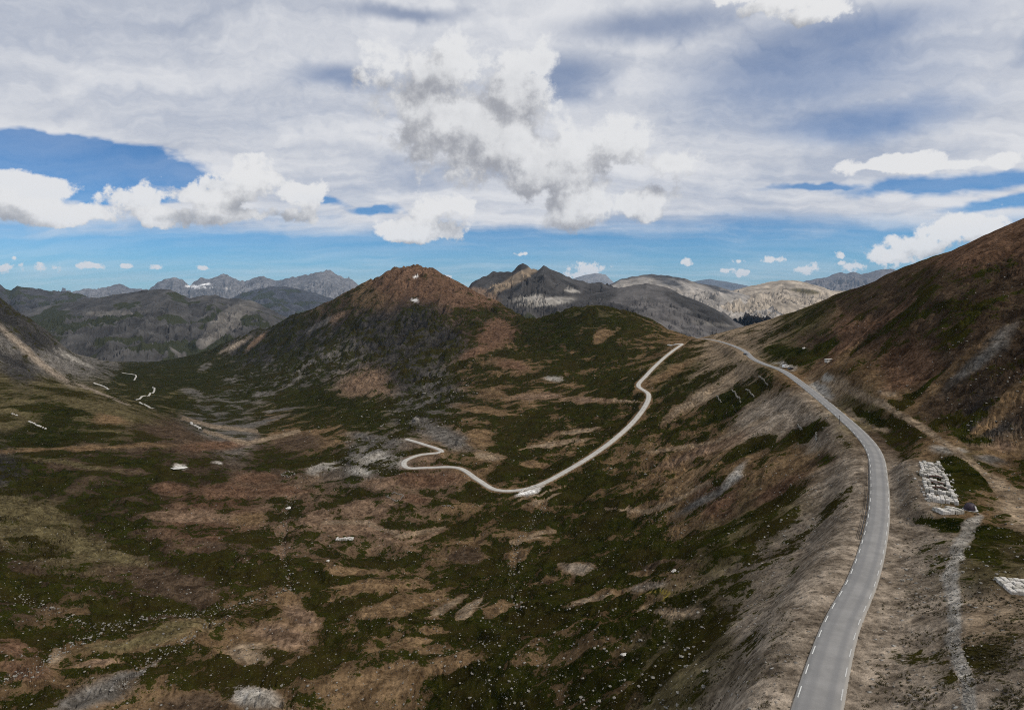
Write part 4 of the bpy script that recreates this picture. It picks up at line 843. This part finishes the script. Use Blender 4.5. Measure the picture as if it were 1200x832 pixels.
LAB = dict(turf=('pale limestone boulder lying on the dark green basin turf', 'boulders on the basin turf'), stream=('pale boulder in the stony bed of a dry stream', 'boulders in the dry stream beds'),
           hill=('pale boulder on the rocky slopes below the mountain peak', 'boulders on the slopes below the peak'), bank=('loose boulder on the bank that falls away below the asphalt road', 'boulders on the bank below the asphalt road'),
           slope=('loose boulder on the dark slope above the dirt track', 'boulders on the slope above the dirt track'), bench=('loose stone on the bench beside the white ruins', 'stones on the bench beside the ruins'), path=('loose stone on the pale rubble path', 'stones on the rubble path'))
MARKS = [(590, 577, 'the lowest gravel bend'), (480, 545, 'the gravel hairpin'), (720, 515, 'the climbing gravel road'), (404, 631, 'the white stone foundation'), (338, 596, 'the large whitish boulder'), (677, 664, 'the round grey earth patch'),
         (770, 697, 'the yellow flowers'), (790, 669, 'the lone white boulder'), (470, 705, 'the oval brown earth patch'), (490, 785, 'the long brown earth bank'), (690, 705, 'the slanting tan earth patch'), (600, 690, 'the stony gully'),
         (732, 767, 'the flat pale boulder'), (298, 817, 'the pale rubble patch'), (110, 815, 'the grey rubble fan'), (178, 745, 'the long olive earth bank'), (205, 685, 'the dark earth mound'), (25, 770, 'the reddish earth humps'), (125, 650, 'the olive slope'), (250, 600, 'the reddish earth patches'), (335, 748, 'the mottled pink earth'),
         (545, 740, 'the small tan earth stripes'), (800, 600, 'the foot of the road bank'), (1110, 600, 'the small white platform'), (1137, 592, 'the purple tent'), (1190, 690, 'the flagstone platform'), (1085, 545, 'the long white ruin'), (1116, 720, 'the rubble path'), (1170, 660, 'the olive turf'),
         (1120, 530, 'the pale end of the dirt track'), (1030, 475, 'the middle of the dirt track'), (970, 450, 'the rock cutting'), (1160, 480, 'the furrowed dark slope'), (1065, 430, 'the red earth slope'), (860, 560, 'the grey scree chute'), (900, 575, 'the reddish road bank'), (870, 465, 'the low stone walls'), (880, 760, 'the grey road bank'), (1170, 790, 'the dark tussocks'), (650, 442, 'the hillside rocks'), (540, 510, 'the grey scree bank')]
GROUND = dict(turf='on turf', stream='in the dry stream bed', hill='on the mountain side', bank='on the bank', slope='on the slope', bench='on the bench', path='on the rubble')
for k, (x, y, z, sz, kind) in enumerate(stones[:290]):
    o = link('boulder', BOULDER[k % 8]); o.location = (x, y, z + ZC + sz * .16); o.scale = (sz * rnd.uniform(.85, 1.3), sz * rnd.uniform(.8, 1.1), sz * rnd.uniform(.75, 1.05)); o.rotation_euler = (0, 0, rnd.uniform(0, 6.28))
    qx, qy = 600 + F * x / y, HZ - F * z / y
    near = min(MARKS, key=lambda m_: (m_[0] - qx) ** 2 + 2 * (m_[1] - qy) ** 2)[2]
    ax_, ay_, az_ = o.scale / sz; shp = 'flat' if az_ < .84 else 'long' if ax_ > 1.15 * ay_ + .1 else 'stubby'
    lb = f"{'huge' if sz > 1.5 else 'big' if sz > .8 else 'middling' if sz > .5 else 'small'} {'grey' if k % 8 in (0, 3, 6) else 'pale'} {shp} {'boulder' if sz > .5 else 'stone'} {GROUND[kind]} near {near}"
    tag(o, lb, 'boulder', LAB[kind][1])
low = [stone_mesh('small_stone', 300 + i, M_STONE, .75, 0 if i else 0) for i in range(5)]
rest = [(x, y, z + sz * .12, sz, rnd.uniform(0, 6.28), .9) for (x, y, z, sz, kd) in stones[290:]]
tag(scatter_mesh('small_stones', rest, [stone_mesh('small_stone', 310 + i, M_STONE, .75, 1) for i in range(5)], M_STONE), 'small pale stones strewn over the turf, slopes and stream beds', 'stones', kind='stuff')
def big(px, py, sx, sy, sz, label, mat=None, rz=.3, seed=1):
    x, y, z = hit(px, py); me = stone_mesh('boulder', 900 + seed, mat or M_WHITE, .8, 2)
    o = link('boulder', me); o.location = (x, y, z + ZC + sz * .15); o.scale = (sx, sy, sz); o.rotation_euler = (0, 0, rz)
    return tag(o, label, 'boulder')
big(790, 669, 1.9, 1.3, 1.5, 'lone white boulder standing on green turf above two brown earth patches', seed=2)
big(338, 596, 4.2, 2.6, 2.2, 'large whitish boulder at the head of the dry stream', seed=3)
big(210, 549, 9.0, 5.0, 3.0, 'broad white rock slab bedded in dark turf of the left hollow', seed=4)
big(942, 408, 2.4, 1.8, 1.6, 'white boulder in the green hollow above the parked cars', seed=5)
big(384, 658, 1.7, 1.2, 1.2, 'small bright boulder on turf below the white stone foundation', seed=6)
big(732, 767, 1.6, .9, .8, 'flat pale boulder on olive turf at the foot of the bank', seed=7)
big(497, 461, 4.0, 3.0, 3.0, 'angular grey crag on the rocky slope above the gravel hairpin', M_GREY, seed=8)
big(487, 494, 9, 6, 8, 'pinnacle of grey rock standing above the gravel hairpin', M_GREY, seed=9)
print('stones', time.time() - T0)

# tussocks
def tuft_mesh():
    vs_, fs_ = [], []
    for k in range(9):
        a = k * 2.4; r0 = .16 * (k % 3) / 2; lean = .22 + .1 * (k % 2)
        bx0, by0 = math.cos(a) * r0, math.sin(a) * r0
        p = len(vs_); pxn, pyn = -math.sin(a) * .10, math.cos(a) * .10
        vs_ += [(bx0 + pxn, by0 + pyn, 0), (bx0 - pxn, by0 - pyn, 0), (bx0 + math.cos(a) * lean, by0 + math.sin(a) * lean, .34 + .1 * (k % 3))]
        fs_.append((p, p + 1, p + 2))
    me = bpy.data.meshes.new('tussock'); me.from_pydata(vs_, [], fs_); return me
M_TUFT = simple_mat('dark_tussock', (.024, .021, .010), (.06, .05, .022), 1.5, .95, .05)
tf = []
for (x0, y0, x1, y1), n in (((1060, 640, 1200, 832), 1500), ((1130, 700, 1200, 832), 700), ((1000, 700, 1110, 832), 500), ((820, 680, 930, 832), 500), ((1050, 600, 1200, 660), 500), ((740, 700, 860, 832), 900)):
    for _ in range(n):
        px, py = rnd.uniform(x0, x1), rnd.uniform(y0, y1); x, y, z = hit(px, py)
        if abs(perlin(np.array([x / 9.]), np.array([y / 9.]), 77)[0] + .15) < .26 and clear_of_road(x, y, .5): tf.append((x, y, z - .03, rnd.uniform(.25, .7), rnd.uniform(0, 6), .6))
tag(scatter_mesh('tussocks', tf, [tuft_mesh()], M_TUFT), 'dark grass tussocks dotted over the bare banks beside the road', 'tussocks', kind='stuff')

# ------------------------------------------------------------------ ruins
def lay_blocks(root, cells, size, hmin, hmax, name='stone_block', protos=None, dip=.35):
    """cells: (x, y) local centres; the blocks are children of the ruin"""
    protos = protos or BLOCKS
    for (x, y, h) in cells:
        o = link(name, protos[rnd.randrange(len(protos))], root)
        hh = h * rnd.uniform(hmin, hmax)
        o.location = (x + rnd.uniform(-.05, .05), y + rnd.uniform(-.05, .05), hh / 2 - dip / 2); o.scale = (size[0] * rnd.uniform(.86, 1.03), size[1] * rnd.uniform(.86, 1.03), hh + dip)
        o.rotation_euler = (rnd.uniform(-.04, .04), rnd.uniform(-.04, .04), rnd.uniform(-.06, .06))
def arch_sheet(root, x, y, wd, dp, h):
    vs_, fs_ = [], []
    for j in range(2):
        for i in range(9):
            a = math.pi * i / 8
            vs_.append((x - math.cos(a) * wd / 2, y + (j - .5) * dp, .2 + math.sin(a) * h))
    fs_ = [(i, i + 1, i + 10, i + 9) for i in range(8)]
    o = mesh_obj('rusty_arch', vs_, fs_, M_RUST, root, True)
    md = o.modifiers.new('thick', 'SOLIDIFY'); md.thickness = .06
    return o
A_ = np.array(hit(1106, 590)); B_ = np.array(hit(1087, 543))
L = float(np.linalg.norm((B_ - A_)[:2])); rz = math.atan2(-(B_ - A_)[0], (B_ - A_)[1])
ruin = tag(empty('ruined_barracks', (A_[0], A_[1], A_[2] + ZC), rz), 'long roofless white stone ruin with dark arched pits on the bench above the road', 'ruin')
tilt = (B_[2] - A_[2]) / L
ruin.rotation_euler = (math.atan(tilt), 0, rz)
pits = [(.40, .5), (.28, .5), (.555, .55)]
cells = []; ny_ = int(L / 1.0); W_ = 5.6; nx_ = 7
for j in range(ny_):
    for i in range(nx_):
        u = (i + .5) / nx_ + rnd.uniform(-.02, .02); v = (j + .5) / ny_ + rnd.uniform(-.006, .006)
        if any(abs(v - pv_) < .045 and .22 < u < .86 for pv_, _ in pits) or (abs(v - .16) < .022 and rnd.random() < .7): continue
        if rnd.random() < (.42 if i in (0, 6) else .13): continue
        cells.append(((u - .5) * W_, v * L, .95 if i in (0, 6) or j % 6 == 0 else rnd.uniform(.35, .75)))
lay_blocks(ruin, cells, (.80, 1.0), .7, 1.2)
for _ in range(26):
    sd_ = rnd.choice((-1, 1)); cells_ = [(sd_ * (W_ / 2 + min(abs(rnd.gauss(.1, .6)), 1.3)), rnd.uniform(-.5, L + .5), .3)]
    lay_blocks(ruin, cells_, (rnd.uniform(.3, .6), rnd.uniform(.3, .6)), .8, 1.2, 'fallen_stone', dip=.3)
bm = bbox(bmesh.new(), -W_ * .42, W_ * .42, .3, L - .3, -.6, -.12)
bm_obj('floor', bm, M_PIT, ruin)
for k, (v, u) in enumerate(pits): arch_sheet(ruin, (u - .5) * W_ + .2, v * L + .75, 3.0, .7, .55)
def platform(px, py, nx_, ny_, size, h, rz, label, cat='ruin', skip=.1, name='ruined_platform', pit=None):
    x, y, z = hit(px, py); e = tag(empty(name, (x, y, z + ZC), rz), label, cat)
    ce = []
    for i in range(nx_):
        for j in range(ny_):
            if rnd.random() < skip or (pit and (i, j) in pit): continue
            ce.append(((i - nx_ / 2 + .5) * size, (j - ny_ / 2 + .5) * size, h))
    lay_blocks(e, ce, (size, size), .75, 1.2)
    bm_obj('rubble_bed', bbox(bmesh.new(), -nx_ * size * .45, nx_ * size * .45, -ny_ * size * .45, ny_ * size * .45, -.7, -.05), M_PIT, e)
    return e
platform(1111, 600, 5, 3, 1.0, .8, .08, 'small detached white stone platform with a dark pit beside the tent', pit={(1, 2), (2, 2)})
platform(1200, 690, 7, 6, .75, .5, -.25, 'white flagstone platform at the edge of the olive turf by the rubble path', skip=.04)
platform(404, 632, 9, 3, 1.0, .8, .03, 'ruined white stone foundation on turf in the basin below the gravel hairpin', skip=.15)
def wall_run(pts, label, w_=.8, h=.7, step=.7, group=None, mat=M_STONE):
    x, y, z = hit(*pts[0]); items = []
    for (a, b) in zip(pts[:-1], pts[1:]):
        p, q = np.array(hit(*a)), np.array(hit(*b)); n = max(int(np.linalg.norm((q - p)[:2]) / step), 1)
        for k in range(n):
            t_ = (k + rnd.random() * .5) / n; c_ = p + (q - p) * t_
            if rnd.random() < .12: continue
            for lay in range(2):
                xx, yy = c_[0] + rnd.uniform(-.2, .2), c_[1] + rnd.uniform(-.2, .2)
                items.append((xx, yy, ground_xy(xx, yy) + .1 + lay * h * .45, w_ * rnd.uniform(.75, 1.2), rnd.uniform(0, 6), .85))
    o = scatter_mesh('dry_stone_wall', items, BOULDER[:5], mat)
    return tag(o, label, 'wall', group)
wg = 'low stone walls on the turf patch below the road'
for ln in ([(840, 463), (845, 471)], [(857, 457), (868, 472)], [(874, 456), (884, 466)]):
    wall_run(ln, 'short low stone wall on the turf patch below the road bend', group=wg)
wall_run([(889, 441), (900, 451)], 'low stone wall at the top of the turf patch close under the road')
wall_run([(935, 498), (940, 504)], 'stub of stone wall in the green strip below the asphalt bend')
wall_run([(956, 507), (957, 516)], 'upright stub of stone wall on the bank just left of the asphalt bend')
wall_run([(453, 582), (462, 577), (473, 581), (464, 588), (453, 582)], 'low four-sided stone foundation on turf below the gravel hairpin', step=.9)
wall_run([(519, 593), (527, 592), (531, 596)], 'broken corner of stone foundation on turf below the gravel road')
wall_run([(329, 556), (338, 552), (346, 556), (337, 560), (329, 556)], 'low stone sheepfold outline on dark turf left of the pale rocks', step=.9)
wall_run([(14, 485), (24, 489)], 'short line of white stones on the olive knoll, its upper end', w_=1.8, step=2.6, mat=M_WHITE)
wall_run([(34, 494), (54, 503)], 'line of white stones running down the green side of the left knoll', w_=1.9, step=2.4, mat=M_WHITE)
wall_run([(608, 578), (616, 573), (626, 570), (632, 571)], 'bank of white stones under the bend of the gravel road', w_=1.4, mat=M_WHITE)

# ------------------------------------------------------------------ tent, bunker, pole, rail
x, y, z = hit(1137, 597)
M_TENT = simple_mat('dark_purple_nylon', (.016, .008, .014), (.042, .023, .038), 1.2, .6, .4)
M_TENT2 = simple_mat('pale_nylon', (.35, .34, .34), (.5, .49, .48), 2, .7, .3)
tent = tag(empty('dome_tent', (x, y, z + ZC), .4), 'dark purple dome tent pitched beside the white stone ruins', 'tent')
def dome(r0, r1, z0, h, n=12, k=7, lo=0, hi=None, swell=0.):
    vs_, fs_ = [], []
    for j in range(k):
        a = j / (k - 1) * math.pi / 2
        for i in range(n):
            th = 2 * math.pi * i / n; sag = 1 - .05 * (i % 2)
            rr = math.cos(a) ** .8 if j < k - 1 else .02
            vs_.append((math.cos(th) * (r0 + swell) * rr * sag, math.sin(th) * (r1 + swell) * rr * sag, z0 + math.sin(a) * h))
    for j in range(k - 1):
        for i in range(n): fs_.append((j * n + i, j * n + (i + 1) % n, (j + 1) * n + (i + 1) % n, (j + 1) * n + i))
    return vs_, fs_
v, f = dome(1.35, 1.15, .05, 1.45); mesh_obj('canopy', v, f, M_TENT, tent, True)
bm = bmesh.new(); bmesh.ops.create_cone(bm, cap_ends=True, segments=12, radius1=1.45, radius2=1.42, depth=.06)
o = bm_obj('groundsheet', bm, M_TENT2, tent); o.location = (0, 0, .0)
def tube(pts, r, n=5):
    vs_, fs_ = [], []
    for k, p in enumerate(pts):
        p = Vector(p); t_ = (Vector(pts[min(k + 1, len(pts) - 1)]) - Vector(pts[max(k - 1, 0)])).normalized()
        a = t_.orthogonal().normalized(); b_2 = t_.cross(a)
        for i in range(n): vs_.append(tuple(p + a * (r * math.cos(6.2832 * i / n)) + b_2 * (r * math.sin(6.2832 * i / n))))
    for k in range(len(pts) - 1):
        for i in range(n): fs_.append((k * n + i, k * n + (i + 1) % n, (k + 1) * n + (i + 1) % n, (k + 1) * n + i))
    return vs_, fs_
for q in range(3):
    th = math.pi * q / 3 + .26
    pts = [(math.cos(th) * 1.36 * math.cos(a), math.sin(th) * 1.17 * math.cos(a), .06 + 1.49 * abs(math.sin(a))) for a in [math.pi * k / 12 for k in range(13)]]
    v, f = tube(pts, .035); mesh_obj('pole', v, f, M_STEEL, tent, True)
v, f = dome(1.365, 1.165, .06, 1.40, 12, 7); f = [q for k, q in enumerate(f) if k < 48 and (k % 12) in (9,)]
mesh_obj('door_flap', v, f, M_TENT2, tent)
x, y, z = hit(971, 423)
bk = tag(empty('concrete_shelter', (x, y, z + ZC), .2), 'small flat-roofed white shelter on the slope above the rock cutting', 'shelter')
bm_obj('wall', bbox(bbox(bbox(bbox(bmesh.new(), -1.8, 1.8, .9, 1.1, -.5, 1.3), -1.8, -1.6, -1.1, .9, -.5, 1.3), 1.6, 1.8, -1.1, .9, -.5, 1.3), -1.6, .3, -1.1, -.9, -.5, 1.3), M_WHITE, bk)
bm_obj('wall', bbox(bmesh.new(), 1.1, 1.6, -1.1, -.9, -.5, 1.3), M_WHITE, bk)
bm_obj('roof', bbox(bmesh.new(), -2, 2, -1.3, 1.3, 1.3, 1.52, .04), M_WHITE, bk)
bm_obj('door', bbox(bmesh.new(), .3, 1.1, -1.0, -.95, -.4, 1.25), M_RUST, bk)
x, y, z = hit(984, 497)
pl_ = tag(empty('snow_pole', (x, y, z + ZC)), 'tall thin snow marker pole at the left edge of the asphalt bend', 'pole')
bm = bmesh.new(); bmesh.ops.create_cone(bm, cap_ends=True, segments=8, radius1=.09, radius2=.07, depth=3.6)
o = bm_obj('shaft', bm, M_STEEL, pl_); o.location = (0, 0, 1.6)
bm = bmesh.new(); bmesh.ops.create_cone(bm, cap_ends=True, segments=8, radius1=.10, radius2=.10, depth=.35)
o = bm_obj('band', bm, M_RUST, pl_); o.location = (0, 0, 3.2)
i0 = int(np.argmin(np.abs(road_l[:, 1] - 124))); i1 = int(np.argmin(np.abs(road_l[:, 1] - 180)))
rail = tag(empty('edge_rail', (*road_l[i0][:2], road_l[i0][2] + ZC)), 'low dark steel rail along the outer edge of the road bend', 'rail')
org = np.array(rail.location)
pts = [np.array((*line_at(road_l, d, -2.5, nr)[:2], line_at(road_l, d, 0, nr)[2] + ZC)) - org for d in range(i0, i1, 2)]
for hgt_ in (.30, .58):
    v, f = tube([tuple(p + np.array((0, 0, hgt_))) for p in pts], .06, 5); mesh_obj('rail_bar', v, f, M_STEEL, rail, True)
bm = bbox(bmesh.new(), -.06, .06, -.06, .06, -.5, .68); me_p = bpy.data.meshes.new('post'); bm.to_mesh(me_p); bm.free(); me_p.materials.append(M_STEEL)
for p in pts[::2]:
    o = link('post', me_p, rail); o.location = tuple(p)

# ------------------------------------------------------------------ cars
M_GLASS = simple_mat('dark_car_glass', (.01, .012, .014), (.02, .022, .025), 2, .08, .6)
M_TYRE = simple_mat('tyre_rubber', (.012, .012, .012), (.02, .02, .02), 5, .9, .1)
M_RIM = simple_mat('wheel_rim', (.3, .3, .31), (.4, .4, .41), 5, .4, .5)
M_LAMP = simple_mat('lamp_glass', (.6, .6, .58), (.7, .7, .68), 5, .2, .5)
def car(px, py, rz, paint, label, Lc=4.2, H=1.5, tall=False):
    x, y, z = hit(px, py); e = tag(empty('parked_car' if 'parked' in label else 'car', (x, y, z + ZC), rz), label, 'car')
    rear = .97 if tall else .80
    prof = [(-.5, .22), (-.5, .55), (-.47, .62), (-.22, .66), (-.08, .98), (.22 if not tall else .42, 1.0), (.40 if not tall else .47, rear if tall else .70), (.49, .62), (.5, .25)]
    vs_, n = [], len(prof)
    for sd_, wd in ((-1, .86), (1, .86)):
        for (a, h) in prof: vs_.append((sd_ * wd * (.82 if h > .8 else 1), a * Lc, h * H))
    fs_ = [tuple(range(n))[::-1], tuple(range(n, 2 * n))] + [(i, (i + 1) % n, n + (i + 1) % n, n + i) for i in range(n)]
    body = mesh_obj('body', vs_, fs_, paint, e)
    md = body.modifiers.new('bevel', 'BEVEL'); md.width = .05; md.segments = 2
    a0, a1 = -.17, (.36 if not tall else .44)
    for sd_ in (-1, 1):
        xx = sd_ * (.80); mesh_obj('side_window', [(xx + sd_ * .075, a0 * Lc, .68 * H), (xx + sd_ * .075, a1 * Lc, .68 * H), (xx - sd_ * .065, (a1 - .10) * Lc, .95 * H), (xx - sd_ * .065, (a0 + .11) * Lc, .95 * H)], [(0, 1, 2, 3)], M_GLASS, e)
    mesh_obj('windscreen', [(-.74, -.213 * Lc - .02, .69 * H), (.74, -.213 * Lc - .02, .69 * H), (.66, -.095 * Lc - .02, .955 * H), (-.66, -.095 * Lc - .02, .955 * H)], [(0, 1, 2, 3)], M_GLASS, e)
    for sx in (-1, 1):
        for sy in (-.31, .31):
            bm = bmesh.new(); bmesh.ops.create_cone(bm, cap_ends=True, segments=14, radius1=.33, radius2=.33, depth=.22)
            wv_ = bm_obj('wheel', bm, M_TYRE, e); wv_.location = (sx * .78, sy * Lc, .33); wv_.rotation_euler = (0, R(90), 0)
            bm = bmesh.new(); bmesh.ops.create_cone(bm, cap_ends=True, segments=10, radius1=.2, radius2=.2, depth=.24); bm_obj('rim', bm, M_RIM, wv_)
        bm_obj('headlight', bbox(bmesh.new(), sx * .6 - .14, sx * .6 + .14, -.505 * Lc, -.49 * Lc, .5 * H, .57 * H), M_LAMP, e)
    return e
P_W = simple_mat('white_car_paint', (.72, .72, .72), (.78, .78, .78), .5, .3, .5)
P_D = simple_mat('dark_blue_car_paint', (.012, .015, .022), (.018, .022, .03), .5, .3, .5)
P_G = simple_mat('grey_car_paint', (.05, .055, .065), (.06, .066, .078), .5, .3, .5)
car(921, 431, 1.9, P_W, 'white van parked in the lay-by beside the asphalt road', 4.9, 2.0, True)
car(927, 433, 1.7, P_D, 'dark blue car parked in the lay-by beside the white van')
car(874, 416, .5, P_G, 'grey car driving on the narrow road bend')
print('done', time.time() - T0)
